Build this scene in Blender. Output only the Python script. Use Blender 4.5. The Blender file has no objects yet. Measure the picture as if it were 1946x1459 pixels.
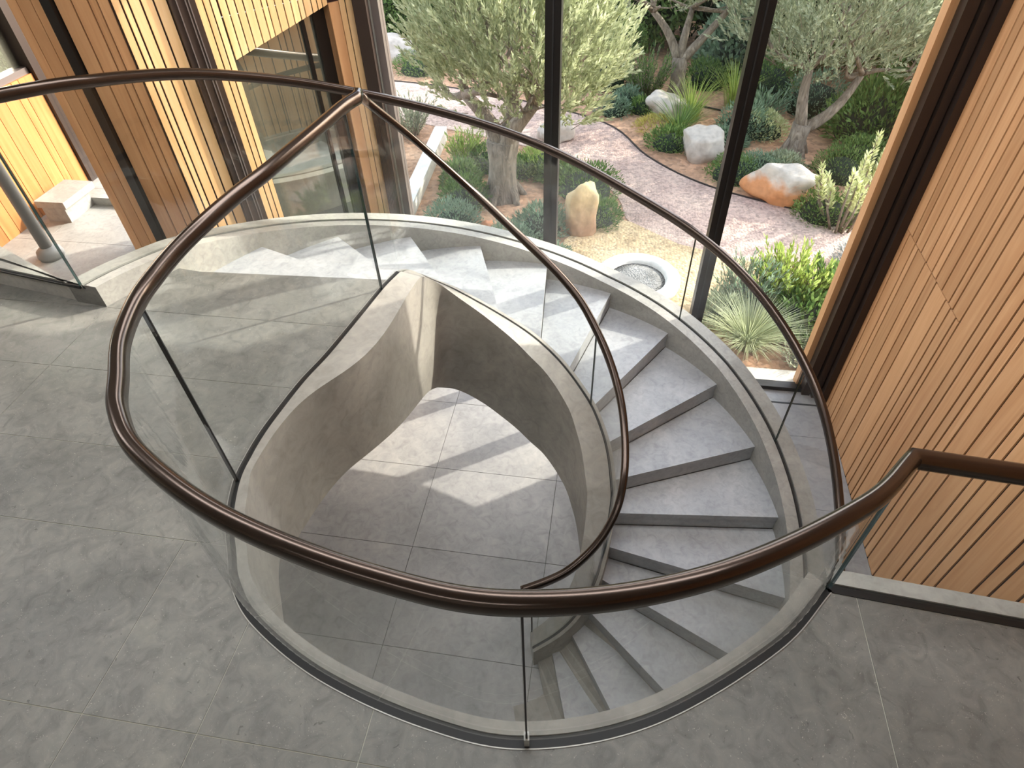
import bpy, bmesh, math, random
import numpy as np
from mathutils import Matrix, Vector, noise

# ------------------------------------------------------------------ camera, sky, sun, exposure
SC = bpy.context.scene
COL = SC.collection
CAM_H = 2.4
def _cam():
    f, p, ro, ya = 1192.0, math.radians(44.587), math.radians(2.243), math.radians(-10.563)
    cp, sp = math.cos(p), math.sin(p)
    r = np.array([1, 0, 0.0]); fw = np.array([0, cp, -sp]); d = np.cross(fw, r)
    c, s = math.cos(ro), math.sin(ro)
    r2 = c*r + s*d; d2 = -s*r + c*d
    cy, sy = math.cos(ya), math.sin(ya)
    Rz = np.array([[cy, -sy, 0], [sy, cy, 0], [0, 0, 1]])
    M = np.array([r2, d2, fw]) @ Rz
    cam = bpy.data.cameras.new('camera'); cam.sensor_width = 36.0; cam.lens = f/1946*36
    cam.clip_start = .05; cam.clip_end = 300
    o = bpy.data.objects.new('camera', cam); COL.objects.link(o)
    m = Matrix(((M[0][0], -M[1][0], -M[2][0], 0), (M[0][1], -M[1][1], -M[2][1], 0), (M[0][2], -M[1][2], -M[2][2], CAM_H), (0, 0, 0, 1)))
    o.matrix_world = m
    SC.camera = o
_cam()

SUN_AZ, SUN_EL = math.radians(34), math.radians(28.5)      # azimuth from +X towards +Y
w = bpy.data.worlds.new('sky'); SC.world = w; w.use_nodes = True
nt = w.node_tree; nt.nodes.clear()
sky = nt.nodes.new('ShaderNodeTexSky'); sky.sky_type = 'NISHITA'; sky.sun_disc = False
sky.sun_elevation = SUN_EL; sky.sun_rotation = math.pi/2 - SUN_AZ; sky.air_density = 1.0; sky.dust_density = 2.0
bg = nt.nodes.new('ShaderNodeBackground'); bg.inputs['Strength'].default_value = .68
out = nt.nodes.new('ShaderNodeOutputWorld')
hs = nt.nodes.new('ShaderNodeHueSaturation'); hs.inputs['Saturation'].default_value = .55
nt.links.new(sky.outputs[0], hs.inputs['Color']); nt.links.new(hs.outputs[0], bg.inputs['Color']); nt.links.new(bg.outputs[0], out.inputs['Surface'])

sl = bpy.data.lights.new('sun', 'SUN'); sl.energy = 4.4; sl.angle = math.radians(.6); sl.color = (1, .93, .82)
so = bpy.data.objects.new('sun', sl); COL.objects.link(so)
sd = Vector((math.cos(SUN_EL)*math.cos(SUN_AZ), math.cos(SUN_EL)*math.sin(SUN_AZ), math.sin(SUN_EL)))
so.rotation_euler = sd.to_track_quat('Z', 'Y').to_euler(); so.location = (8, 6, 6)

vs = SC.view_settings
vs.view_transform = 'Standard'; vs.look = 'None'; vs.gamma = 1.0; vs.use_curve_mapping = False
vs.exposure = 0.6
SC.cycles.transparent_max_bounces = 40
SC.cycles.max_bounces = 10
SC.cycles.diffuse_bounces = 5
SC.cycles.caustics_reflective = False; SC.cycles.caustics_refractive = False

FILL_EMIT = 11.0  # emission strength of the added fill strips
CZ = 2.75                   # ceiling level
RNG = np.random.RandomState(7)
random.seed(7)

# ------------------------------------------------------------------ helpers
def tag(o, label=None, cat=None, group=None, kind=None):
    if label: o['label'] = label
    if cat: o['category'] = cat
    if group: o['group'] = group
    if kind: o['kind'] = kind
    return o

def empty(name, loc=(0, 0, 0), label=None, cat=None, group=None, kind=None):
    o = bpy.data.objects.new(name, None); COL.objects.link(o); o.location = loc
    o.empty_display_size = .1
    return tag(o, label, cat, group, kind)

def link(name, me, mats=None, parent=None, smooth=False):
    """link a mesh given in world coordinates; a parented mesh keeps its place"""
    if mats is not None:
        for m in (mats if isinstance(mats, (list, tuple)) else [mats]): me.materials.append(m)
    if smooth:
        me.polygons.foreach_set('use_smooth', np.ones(len(me.polygons), dtype=bool))
    o = bpy.data.objects.new(name, me); COL.objects.link(o)
    if parent is not None:
        o.parent = parent
        p = parent; L = Vector((0, 0, 0))
        while p is not None: L = L + p.location; p = p.parent
        o.location = -L
    return o

def pyd(name, V, F, mats=None, parent=None, smooth=False):
    me = bpy.data.meshes.new(name); me.from_pydata([tuple(map(float, v)) for v in V], [], F); me.update()
    return link(name, me, mats, parent, smooth)

def box_geo(x0, x1, y0, y1, z0, z1):
    V = [(x0, y0, z0), (x1, y0, z0), (x1, y1, z0), (x0, y1, z0), (x0, y0, z1), (x1, y0, z1), (x1, y1, z1), (x0, y1, z1)]
    F = [(0, 3, 2, 1), (4, 5, 6, 7), (0, 1, 5, 4), (1, 2, 6, 5), (2, 3, 7, 6), (3, 0, 4, 7)]
    return V, F

def box(name, x0, x1, y0, y1, z0, z1, m, parent=None):
    V, F = box_geo(x0, x1, y0, y1, z0, z1)
    return pyd(name, V, F, m, parent)

def multi(name, geos, m, parent=None, smooth=False):
    V, F = [], []
    for v, f in geos:
        n = len(V); V += list(v); F += [tuple(i+n for i in q) for q in f]
    return pyd(name, V, F, m, parent, smooth)

def wallbox_geo(p0, p1, t, zb0, zb1, zt0, zt1=None):
    """upright slab on the plan line p0-p1, thickness t to the right-hand side of p0->p1; bottom may slope"""
    zt1 = zt0 if zt1 is None else zt1
    d = np.array(p1, float) - np.array(p0, float); d /= np.hypot(*d)
    n = np.array([d[1], -d[0]])*t
    a, b = np.array(p0, float), np.array(p1, float)
    a2, b2 = a+n, b+n
    V = [(*a, zb0), (*b, zb1), (*b2, zb1), (*a2, zb0), (*a, zt0), (*b, zt1), (*b2, zt1), (*a2, zt0)]
    F = [(0, 1, 2, 3), (7, 6, 5, 4), (0, 4, 5, 1), (1, 5, 6, 2), (2, 6, 7, 3), (3, 7, 4, 0)]
    return V, F

def prism(name, poly, z0, z1, m, parent=None):
    """poly: plan outline (any orientation, may be concave), extruded z0..z1"""
    poly = clean(poly)
    bm = bmesh.new()
    vs_ = [bm.verts.new((p[0], p[1], z1)) for p in poly]
    try:
        f = bm.faces.new(vs_)
    except ValueError:
        bm.free(); return None
    f.normal_update()
    if f.normal.z < 0: f.normal_flip()
    r = bmesh.ops.extrude_face_region(bm, geom=[f])
    # extruded copy becomes the bottom
    for v in [g for g in r['geom'] if isinstance(g, bmesh.types.BMVert)]: v.co.z = z0
    bmesh.ops.triangulate(bm, faces=[q for q in bm.faces if len(q.verts) > 4])
    bmesh.ops.recalc_face_normals(bm, faces=bm.faces)
    me = bpy.data.meshes.new(name); bm.to_mesh(me); bm.free()
    return link(name, me, m, parent)

def clean(poly, eps=1e-4):
    out = []
    for p in poly:
        if not out or abs(p[0]-out[-1][0])+abs(p[1]-out[-1][1]) > eps: out.append((float(p[0]), float(p[1])))
    while len(out) > 2 and abs(out[0][0]-out[-1][0])+abs(out[0][1]-out[-1][1]) < eps: out.pop()
    return out

def clip_rect(poly, x0, x1, y0, y1):
    def cut(P, ins, inter):
        R = []
        for i in range(len(P)):
            a, b = P[i-1], P[i]
            if ins(b):
                if not ins(a): R.append(inter(a, b))
                R.append(b)
            elif ins(a): R.append(inter(a, b))
        return R
    def ix(x): return lambda a, b: (x, a[1]+(b[1]-a[1])*(x-a[0])/(b[0]-a[0]))
    def iy(y): return lambda a, b: (a[0]+(b[0]-a[0])*(y-a[1])/(b[1]-a[1]), y)
    for ins, it in ((lambda p: p[0] >= x0, ix(x0)), (lambda p: p[0] <= x1, ix(x1)), (lambda p: p[1] >= y0, iy(y0)), (lambda p: p[1] <= y1, iy(y1))):
        if len(poly) < 3: return []
        poly = cut(poly, ins, it)
    return poly

def area(P):
    return abs(sum(P[i-1][0]*P[i][1]-P[i][0]*P[i-1][1] for i in range(len(P))))/2 if len(P) > 2 else 0

def catmull(P, n=12):
    P = [np.array(p, float) for p in P]
    P = [2*P[0]-P[1]] + P + [2*P[-1]-P[-2]]
    o = []
    for i in range(1, len(P)-2):
        p0, p1, p2, p3 = P[i-1:i+3]
        for k in range(n):
            t = k/n
            o.append(.5*((2*p1)+(-p0+p2)*t+(2*p0-5*p1+4*p2-p3)*t*t+(-p0+3*p1-3*p2+p3)*t**3))
    o.append(P[-2]); return np.array(o)

def loft_geo(rings, closed=True, caps=True):
    n = len(rings[0]); V = [p for r in rings for p in r]; F = []
    for i in range(len(rings)-1):
        for j in range(n if closed else n-1):
            k = (j+1) % n
            F.append((i*n+j, i*n+k, (i+1)*n+k, (i+1)*n+j))
    if caps and closed:
        F.append(tuple(range(n-1, -1, -1))); m = (len(rings)-1)*n; F.append(tuple(m+j for j in range(n)))
    return V, F

def loft(name, rings, m, parent=None, closed=True, caps=True, smooth=False):
    V, F = loft_geo(rings, closed, caps)
    o = pyd(name, V, F, m, parent, smooth)
    bm = bmesh.new(); bm.from_mesh(o.data); bmesh.ops.recalc_face_normals(bm, faces=bm.faces); bm.to_mesh(o.data); bm.free()
    return o

def soft(o, deg=34):
    o.data.polygons.foreach_set('use_smooth', np.ones(len(o.data.polygons), dtype=bool))
    o.data.set_sharp_from_angle(angle=math.radians(deg)); return o

def normals2(P):
    """right-hand plan normals along a path, mitred"""
    P = np.array(P, float)[:, :2]
    D = np.diff(P, axis=0); D /= np.maximum(np.hypot(D[:, 0], D[:, 1]), 1e-9)[:, None]
    T = np.vstack([D[:1], D[:-1]+D[1:], D[-1:]])
    L = np.maximum(np.hypot(T[:, 0], T[:, 1]), 1e-9); T = T/L[:, None]
    cosh = np.ones(len(P)); cosh[1:-1] = np.clip((T[1:-1]*D[1:]).sum(1), .5, 1)
    return np.stack([T[:, 1], -T[:, 0]], 1)/cosh[:, None]

def rail(name, P, wd, ht, m, parent, seg=14):
    N = normals2(P); rings = []
    for p, n in zip(P, N):
        r = []
        for k in range(seg):
            a = 2*math.pi*k/seg; c, s = math.cos(a), math.sin(a)
            c = math.copysign(abs(c)**.75, c); s = math.copysign(abs(s)**.75, s)
            r.append((p[0]+n[0]*c*wd/2, p[1]+n[1]*c*wd/2, p[2]+s*ht/2))
        rings.append(r)
    return loft(name, rings, m, parent, smooth=True)

def strip(name, P, o0, o1, z0, z1, m, parent):
    """solid bar following path P between plan offsets o0..o1 and heights z0..z1 relative to the path"""
    N = normals2(P); rings = []
    for p, n in zip(P, N):
        a = p[:2]+n*o0; b = p[:2]+n*o1
        rings.append([(*a, p[2]+z0), (*b, p[2]+z0), (*b, p[2]+z1), (*a, p[2]+z1)])
    return loft(name, rings, m, parent)

def glass_panel(name, B, T, t, parent, plain_ends=()):
    """B bottom path, T top path; real thickness t, green ground edges at both ends"""
    N = normals2(B); rings = []
    for b, u, n in zip(B, T, N):
        h = n*t/2
        rings.append([(*(b[:2]-h), b[2]), (*(b[:2]+h), b[2]), (*(u[:2]+h), u[2]), (*(u[:2]-h), u[2])])
    o = loft(name, rings, [MAT['glass'], MAT['glass_edge']], parent)
    nf = len(o.data.polygons)
    for p in o.data.polygons:
        if p.index >= nf-2: p.material_index = 0 if (p.index-nf+2) in plain_ends else 1
    return o

# ------------------------------------------------------------------ materials
MAT = {}
def lin(r, g, b):
    f = lambda c: (c/255/12.92) if c/255 <= .04045 else ((c/255+.055)/1.055)**2.4
    return (f(r), f(g), f(b), 1)

def nodes(name):
    m = bpy.data.materials.new(name); m.use_nodes = True; t = m.node_tree; t.nodes.clear()
    o = t.nodes.new('ShaderNodeOutputMaterial'); b = t.nodes.new('ShaderNodeBsdfPrincipled')
    t.links.new(b.outputs[0], o.inputs['Surface']); MAT[name] = m
    return m, t, b, o

def simple(name, col, rough=.5, metal=0, spec=.5):
    m, t, b, o = nodes(name)
    b.inputs['Base Color'].default_value = col; b.inputs['Roughness'].default_value = rough
    b.inputs['Metallic'].default_value = metal; b.inputs['Specular IOR Level'].default_value = spec
    return m

def N(t, typ, **kw):
    n = t.nodes.new(typ)
    for k, v in kw.items():
        if k in n.inputs: n.inputs[k].default_value = v
        else: setattr(n, k, v)
    return n

def ramp(t, fac, stops):
    r = t.nodes.new('ShaderNodeValToRGB'); cr = r.color_ramp
    while len(cr.elements) > 1: cr.elements.remove(cr.elements[-1])
    cr.elements[0].position = stops[0][0]; cr.elements[0].color = stops[0][1]
    for p, c in stops[1:]:
        e = cr.elements.new(p); e.color = c
    t.links.new(fac, r.inputs[0]); return r.outputs[0]

def mix(t, fac, a, b, typ='MIX'):
    n = t.nodes.new('ShaderNodeMix'); n.data_type = 'RGBA'; n.blend_type = typ
    for sock, v in ((n.inputs[0], fac), (n.inputs[6], a), (n.inputs[7], b)):
        if hasattr(v, 'is_output'): t.links.new(v, sock)
        else: sock.default_value = v
    return n.outputs[2]

def stone(name, c0, c1, c2, scale=1.6, rough=.5, flecks=0.0, bump=.02, tilevar=.0, spec=.35):
    m, t, b, o = nodes(name)
    tc = N(t, 'ShaderNodeTexCoord'); co = tc.outputs['Object']
    n1 = N(t, 'ShaderNodeTexNoise', Scale=scale, Detail=7.0, Roughness=.62, Distortion=.6); t.links.new(co, n1.inputs['Vector'])
    n2 = N(t, 'ShaderNodeTexNoise', Scale=scale*9, Detail=5.0, Roughness=.6, Distortion=1.2); t.links.new(co, n2.inputs['Vector'])
    a = ramp(t, n1.outputs[0], [(.3, c0), (.52, c1), (.74, c2)])
    f = ramp(t, n2.outputs[0], [(.28, (.66, .66, .66, 1)), (.5, (1, 1, 1, 1)), (.74, (1.26, 1.24, 1.2, 1))])
    col = mix(t, .55+(.3 if flecks > .2 else 0), a, f, 'MULTIPLY')
    if flecks:
        v = N(t, 'ShaderNodeTexNoise', Scale=60.0, Detail=3.0, Distortion=3.0); t.links.new(co, v.inputs['Vector'])
        fl = ramp(t, v.outputs[0], [(.66, (0, 0, 0, 1)), (.74, (1, 1, 1, 1))])
        col = mix(t, fl, col, mix(t, flecks, col, lin(205, 200, 186)))
        v2 = N(t, 'ShaderNodeTexNoise', Scale=30.0, Detail=2.0, Distortion=1.0); t.links.new(co, v2.inputs['Vector'])
        fd = ramp(t, v2.outputs[0], [(.24, (1, 1, 1, 1)), (.30, (0, 0, 0, 1))])
        col = mix(t, fd, col, mix(t, flecks, col, lin(52, 50, 46)))
    if tilevar:
        oi = N(t, 'ShaderNodeObjectInfo')
        tv = ramp(t, oi.outputs['Random'], [(0, (1-tilevar, 1-tilevar, 1-tilevar, 1)), (1, (1+tilevar, 1+tilevar, 1+tilevar, 1))])
        col = mix(t, 1.0, col, tv, 'MULTIPLY')
    t.links.new(col, b.inputs['Base Color'])
    rr = ramp(t, n1.outputs[0], [(.3, (rough-.06,)*3+(1,)), (.7, (rough+.08,)*3+(1,))]); t.links.new(rr, b.inputs['Roughness'])
    b.inputs['Specular IOR Level'].default_value = spec
    bp = N(t, 'ShaderNodeBump', Strength=bump*10, Distance=.004); t.links.new(n2.outputs[0], bp.inputs['Height']); t.links.new(bp.outputs[0], b.inputs['Normal'])
    return m

stone('floor_stone', lin(102, 102, 97), lin(119, 118, 113), lin(136, 134, 128), 1.3, .42, flecks=.5, bump=.03, tilevar=.05)
stone('lower_stone', lin(142, 142, 142), lin(162, 161, 160), lin(180, 178, 174), 1.2, .40, flecks=.12, bump=.01, tilevar=.04)
stone('tread_stone', lin(148, 150, 152), lin(164, 166, 168), lin(180, 181, 182), 1.8, .42, flecks=.08, bump=.012)
stone('plaster', lin(126, 122, 115), lin(148, 144, 136), lin(170, 165, 156), 1.1, .5, bump=.02)
stone('curb_stone', lin(140, 139, 133), lin(158, 156, 150), lin(174, 172, 165), 2.2, .42, flecks=.1, bump=.01)
stone('pale_stone', lin(196, 190, 178), lin(212, 206, 194), lin(226, 221, 210), 2.2, .6, bump=.02)
stone('render_white', lin(214, 210, 202), lin(224, 221, 213), lin(232, 229, 222), .8, .8, bump=.01)
simple('grout', lin(182, 180, 166), .8)
simple('grout_dark', lin(84, 84, 78), .8)
simple('shoe_metal', lin(22, 22, 22), .45, .3)
simple('trim_metal', lin(166, 164, 158), .42, .5)
simple('gasket', lin(22, 22, 22), .6)
simple('frame_brown', lin(58, 46, 40), .42, .35)
simple('frame_black', lin(30, 26, 24), .38, .35)
simple('frame_grey', lin(118, 108, 104), .4, .5)
simple('wood_gap', lin(38, 12, 6), .9)
simple('steel_grey', lin(132, 131, 128), .5, .2)

def bronze():
    m, t, b, o = nodes('bronze')
    b.inputs['Base Color'].default_value = lin(74, 64, 58); b.inputs['Metallic'].default_value = .9
    b.inputs['Roughness'].default_value = .22
bronze()

def glass_mat(name, tint, refl=1.0, rough=0.0):
    m = bpy.data.materials.new(name); m.use_nodes = True; t = m.node_tree; t.nodes.clear(); MAT[name] = m
    o = N(t, 'ShaderNodeOutputMaterial'); tr = N(t, 'ShaderNodeBsdfTransparent', Color=tint)
    g = N(t, 'ShaderNodeBsdfGlossy', Color=(1, 1, 1, 1), Roughness=rough); lw = N(t, 'ShaderNodeLayerWeight')
    pw = N(t, 'ShaderNodeMath', operation='POWER'); pw.inputs[1].default_value = 5.0; t.links.new(lw.outputs['Facing'], pw.inputs[0])
    mm = N(t, 'ShaderNodeMath', operation='MULTIPLY_ADD'); mm.inputs[1].default_value = .9*refl; mm.inputs[2].default_value = .04*refl
    t.links.new(pw.outputs[0], mm.inputs[0])
    mx = N(t, 'ShaderNodeMixShader'); t.links.new(mm.outputs[0], mx.inputs[0]); t.links.new(tr.outputs[0], mx.inputs[1]); t.links.new(g.outputs[0], mx.inputs[2])
    t.links.new(mx.outputs[0], o.inputs['Surface'])
glass_mat('glass', (.978, .988, .984, 1), .8)
glass_mat('pane_glass', (.985, .99, .985, 1), .55)
m, t, b, o = nodes('glass_edge'); b.inputs['Base Color'].default_value = lin(42, 60, 59); b.inputs['Roughness'].default_value = .15
m, t, b, o = nodes('dark_pane'); b.inputs['Base Color'].default_value = lin(112, 112, 98); b.inputs['Roughness'].default_value = .25
g = N(t, 'ShaderNodeBsdfGlossy', Color=(.9, .95, .9, 1), Roughness=.01); mx = N(t, 'ShaderNodeMixShader'); mx.inputs[0].default_value = .42
t.links.new(b.outputs[0], mx.inputs[1]); t.links.new(g.outputs[0], mx.inputs[2]); t.links.new(mx.outputs[0], o.inputs['Surface'])

def wood(name, c0, c1, c2, axis_scale=(14, 14, .9)):
    m, t, b, o = nodes(name)
    tc = N(t, 'ShaderNodeTexCoord'); oi = N(t, 'ShaderNodeObjectInfo')
    mp = N(t, 'ShaderNodeMapping'); mp.inputs['Scale'].default_value = axis_scale
    ad = N(t, 'ShaderNodeVectorMath', operation='ADD')
    sc = N(t, 'ShaderNodeVectorMath', operation='SCALE'); sc.inputs[0].default_value = (37, 53, 11)
    t.links.new(oi.outputs['Random'], sc.inputs['Scale'])
    t.links.new(tc.outputs['Object'], mp.inputs['Vector']); t.links.new(mp.outputs[0], ad.inputs[0]); t.links.new(sc.outputs[0], ad.inputs[1])
    n = N(t, 'ShaderNodeTexNoise', Scale=1.0, Detail=6.0, Roughness=.55, Distortion=1.1); t.links.new(ad.outputs[0], n.inputs['Vector'])
    col = ramp(t, n.outputs[0], [(.28, c0), (.5, c1), (.75, c2)])
    tv = ramp(t, oi.outputs['Random'], [(0, (.84, .82, .80, 1)), (.5, (1, .98, .97, 1)), (1, (1.12, 1.13, 1.14, 1))])
    col = mix(t, 1.0, col, tv, 'MULTIPLY')
    t.links.new(col, b.inputs['Base Color']); b.inputs['Roughness'].default_value = .55; b.inputs['Specular IOR Level'].default_value = .3
wood('cedar', lin(200, 147, 101), lin(212, 161, 114), lin(222, 173, 127))
wood('oiled_larch', lin(166, 108, 60), lin(184, 124, 72), lin(198, 138, 86))
wood('larch', lin(220, 174, 120), lin(232, 190, 138), lin(240, 204, 156))

def leaf(name, c0, c1, c2, rough=.55, transl=.38):
    m, t, b, o = nodes(name)
    g = N(t, 'ShaderNodeNewGeometry')
    col = ramp(t, g.outputs['Random Per Island'], [(0, c0), (.5, c1), (1, c2)])
    t.links.new(col, b.inputs['Base Color']); b.inputs['Roughness'].default_value = rough; b.inputs['Specular IOR Level'].default_value = .35
    tr = N(t, 'ShaderNodeBsdfTranslucent'); t.links.new(col, tr.inputs['Color'])
    mx = N(t, 'ShaderNodeMixShader'); mx.inputs[0].default_value = transl
    t.links.new(b.outputs[0], mx.inputs[1]); t.links.new(tr.outputs[0], mx.inputs[2]); t.links.new(mx.outputs[0], o.inputs['Surface'])
leaf('leaf_olive', lin(142, 150, 112), lin(178, 184, 142), lin(208, 212, 174))
leaf('leaf_olive_grey', lin(128, 138, 110), lin(162, 170, 138), lin(194, 200, 170))
leaf('leaf_green', lin(74, 100, 54), lin(104, 132, 70), lin(136, 160, 92))
leaf('leaf_dark', lin(40, 58, 38), lin(56, 78, 48), lin(80, 102, 62))
leaf('leaf_lime', lin(134, 154, 68), lin(160, 178, 90), lin(186, 200, 120))
leaf('leaf_blue', lin(104, 128, 104), lin(128, 150, 122), lin(154, 174, 146))
leaf('leaf_pale', lin(176, 184, 128), lin(204, 208, 156), lin(224, 226, 184))
leaf('leaf_yellow', lin(176, 164, 84), lin(196, 184, 104), lin(210, 198, 128))
leaf('leaf_silver', lin(150, 154, 150), lin(178, 180, 176), lin(204, 204, 202))
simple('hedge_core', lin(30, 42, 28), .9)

def bark():
    m, t, b, o = nodes('bark')
    tc = N(t, 'ShaderNodeTexCoord'); mp = N(t, 'ShaderNodeMapping'); mp.inputs['Scale'].default_value = (9, 9, 2.2)
    n = N(t, 'ShaderNodeTexNoise', Scale=1.6, Detail=7.0, Roughness=.65, Distortion=1.0)
    t.links.new(tc.outputs['Object'], mp.inputs[0]); t.links.new(mp.outputs[0], n.inputs['Vector'])
    t.links.new(ramp(t, n.outputs[0], [(.3, lin(94, 82, 70)), (.52, lin(142, 128, 112)), (.72, lin(182, 168, 150))]), b.inputs['Base Color'])
    b.inputs['Roughness'].default_value = .85
    bp = N(t, 'ShaderNodeBump', Strength=.9, Distance=.05); t.links.new(n.outputs[0], bp.inputs['Height']); t.links.new(bp.outputs[0], b.inputs['Normal'])
bark()

def ground_mat(name, cs, scale, vor):
    m, t, b, o = nodes(name)
    tc = N(t, 'ShaderNodeTexCoord'); co = tc.outputs['Object']
    n = N(t, 'ShaderNodeTexNoise', Scale=scale, Detail=6.0, Roughness=.6); t.links.new(co, n.inputs['Vector'])
    a = ramp(t, n.outputs[0], [(.32, cs[0]), (.5, cs[1]), (.7, cs[2])])
    v = N(t, 'ShaderNodeTexVoronoi', Scale=vor); t.links.new(co, v.inputs['Vector'])
    sp = N(t, 'ShaderNodeSeparateColor'); t.links.new(v.outputs['Color'], sp.inputs[0])
    k = ramp(t, sp.outputs[0], [(0, (.62, .62, .62, 1)), (.5, (1, 1, 1, 1)), (1, (1.3, 1.28, 1.25, 1))])
    t.links.new(mix(t, .8, a, k, 'MULTIPLY'), b.inputs['Base Color']); b.inputs['Roughness'].default_value = .9
    bp = N(t, 'ShaderNodeBump', Strength=.8, Distance=.02, invert=True); t.links.new(v.outputs['Distance'], bp.inputs['Height']); t.links.new(bp.outputs[0], b.inputs['Normal'])
ground_mat('soil', (lin(150, 112, 86), lin(180, 140, 110), lin(204, 164, 132)), .9, 14)
ground_mat('path_gravel', (lin(168, 142, 130), lin(190, 164, 150), lin(210, 184, 166)), 1.1, 26)
ground_mat('pebbles', (lin(176, 150, 112), lin(202, 176, 136), lin(222, 198, 160)), 1.4, 24)

ground_mat('grey_pebbles', (lin(104, 104, 102), lin(128, 128, 126), lin(152, 152, 150)), 3, 40)

def rock(name, ca, cb, lo=-.1, hi=.3, axis=2, scale=2.2):
    m, t, b, o = nodes(name)
    tc = N(t, 'ShaderNodeTexCoord'); co = tc.outputs['Object']
    n = N(t, 'ShaderNodeTexNoise', Scale=scale, Detail=6.0, Roughness=.6, Distortion=.5); t.links.new(co, n.inputs['Vector'])
    s = N(t, 'ShaderNodeSeparateXYZ'); t.links.new(co, s.inputs[0])
    ad = N(t, 'ShaderNodeMath', operation='MULTIPLY_ADD'); ad.inputs[1].default_value = .5; t.links.new(n.outputs[0], ad.inputs[0]); t.links.new(s.outputs[axis], ad.inputs[2])
    k = N(t, 'ShaderNodeMapRange'); k.inputs['From Min'].default_value = lo+.25; k.inputs['From Max'].default_value = hi+.25; t.links.new(ad.outputs[0], k.inputs[0])
    n2 = N(t, 'ShaderNodeTexNoise', Scale=scale*4, Detail=5.0); t.links.new(co, n2.inputs['Vector'])
    f = ramp(t, n2.outputs[0], [(.3, (.78, .77, .76, 1)), (.55, (1, 1, 1, 1)), (.75, (1.15, 1.14, 1.12, 1))])
    t.links.new(mix(t, 1.0, mix(t, k.outputs[0], ca, cb), f, 'MULTIPLY'), b.inputs['Base Color']); b.inputs['Roughness'].default_value = .85
    bp = N(t, 'ShaderNodeBump', Strength=.5, Distance=.03); t.links.new(n2.outputs[0], bp.inputs['Height']); t.links.new(bp.outputs[0], b.inputs['Normal'])
rock('rock_orange', lin(210, 146, 98), lin(200, 190, 176), .07, .20)
rock('rock_pale', lin(176, 160, 146), lin(198, 188, 176), -.2, .2)
rock('rock_sand', lin(178, 140, 110), lin(222, 198, 150), -.1, .5)
simple('terracotta', lin(216, 140, 96), .8)
simple('driftwood', lin(178, 156, 140), .85)
simple('hose', lin(44, 36, 32), .7)
m, t, b, o = nodes('lamp_glow')  # glow of the added fill strips under the ceiling
b.inputs['Emission Color'].default_value = (.97, .98, 1, 1); b.inputs['Emission Strength'].default_value = FILL_EMIT; b.inputs['Base Color'].default_value = (.9, .9, .9, 1)

# ------------------------------------------------------------------ measured plan of the staircase
LOW = -2.48                 # lower floor level
RISE = .155
C = np.array([-.781, 2.511]); RT = 2.209
DIRS = [182.6, 159.6, 141.0, 125.2, 109.7, 93.8, 74.6, 58.5, 41.1, 23.7, 6.1, -10.7, -25.9, -42.0, -57.5, -72.7]
OUT = [(-2.731, 3.199), (-2.610, 3.777), (-2.214, 4.236), (-1.675, 4.518), (-1.100, 4.663), (-.515, 4.659), (.063, 4.540), (.592, 4.279), (1.007, 3.864),
       (1.289, 3.357), (1.416, 2.824), (1.365, 2.284), (1.086, 1.881), (.679, 1.627), (.317, 1.518), (.007, 1.474)]
# edge of the opening in the upper floor (glass line), from the tip round the left and the front to the right corner
GP = [(-1.367, 3.352), (-1.393, 3.270), (-1.424, 3.15), (-1.467, 2.904), (-1.512, 2.654), (-1.549, 2.466), (-1.60, 2.266), (-1.635, 2.046), (-1.655, 1.88), (-1.658, 1.728), (-1.645, 1.57), (-1.58, 1.37), (-1.486, 1.205),
      (-1.40, 1.07), (-1.24, .93), (-.91, .775), (-.49, .675), (-.121, .662), (.31, .805), (.76, 1.125), (1.0, 1.40)]
G = catmull(GP, 12)[::-1]                           # right corner -> tip
GI = np.linspace(20, 0, len(G))                     # index along GP
G3 = np.column_stack([G, np.full(len(G), .0)])
# inner edge of the flight: angle about C, radius, height of the curb top
SP = [(125, 1.02, 0), (120, 1.13, -.07), (116, 1.21, -.18), (113, 1.24, -.25), (107, 1.28, -.37), (101, 1.265, -.46), (90, 1.22, -.59), (78, 1.175, -.70), (68, 1.145, -.80),
      (60, 1.12, -.88), (53, 1.105, -.96), (45, 1.09, -1.04), (38, 1.07, -1.12), (31, 1.05, -1.19), (24, 1.03, -1.28), (17, 1.01, -1.36), (12, 1.0, -1.42), (-1, .96, -1.56),
      (-8, .95, -1.65), (-17, .945, -1.77), (-29, .91, -1.95), (-39, .86, -2.08), (-50, .78, -2.25)]
S = catmull([(C[0]+r*math.cos(math.radians(a)), C[1]+r*math.sin(math.radians(a)), z) for a, r, z in SP], 10)
for _ in range(12): S[1:-1] = (S[:-2]+2*S[1:-1]+S[2:])/4
SI = np.linspace(0, 22, len(S))
OA = np.linspace(174, -86, 131)                     # angles of the outer stringer
def step_at(a): return (a-159.495)/-15.198
def out_z(a):
    i = step_at(a)
    if i <= 0: return float(np.interp(i, [-1.2, -.6, 0], [.15, .15, .12]))
    return -RISE*i + float(np.interp(i, [0, 1.4, 2.5, 3.6, 4.7, 5.9, 6.8, 8, 9, 10, 11, 16.2], [.12, .105, .095, .085, .075, .08, .12, .155, .15, .12, .10, .10]))
def out_dr(a): return float(np.interp(a, [150, 160, 168, 174], [0, .01, .08, .16]))
def polar(a, r): return np.array([C[0]+r*math.cos(math.radians(a)), C[1]+r*math.sin(math.radians(a))])
def outpath(r): return np.array([(*polar(a, RT+r+out_dr(a)), out_z(a)) for a in OA])

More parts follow.
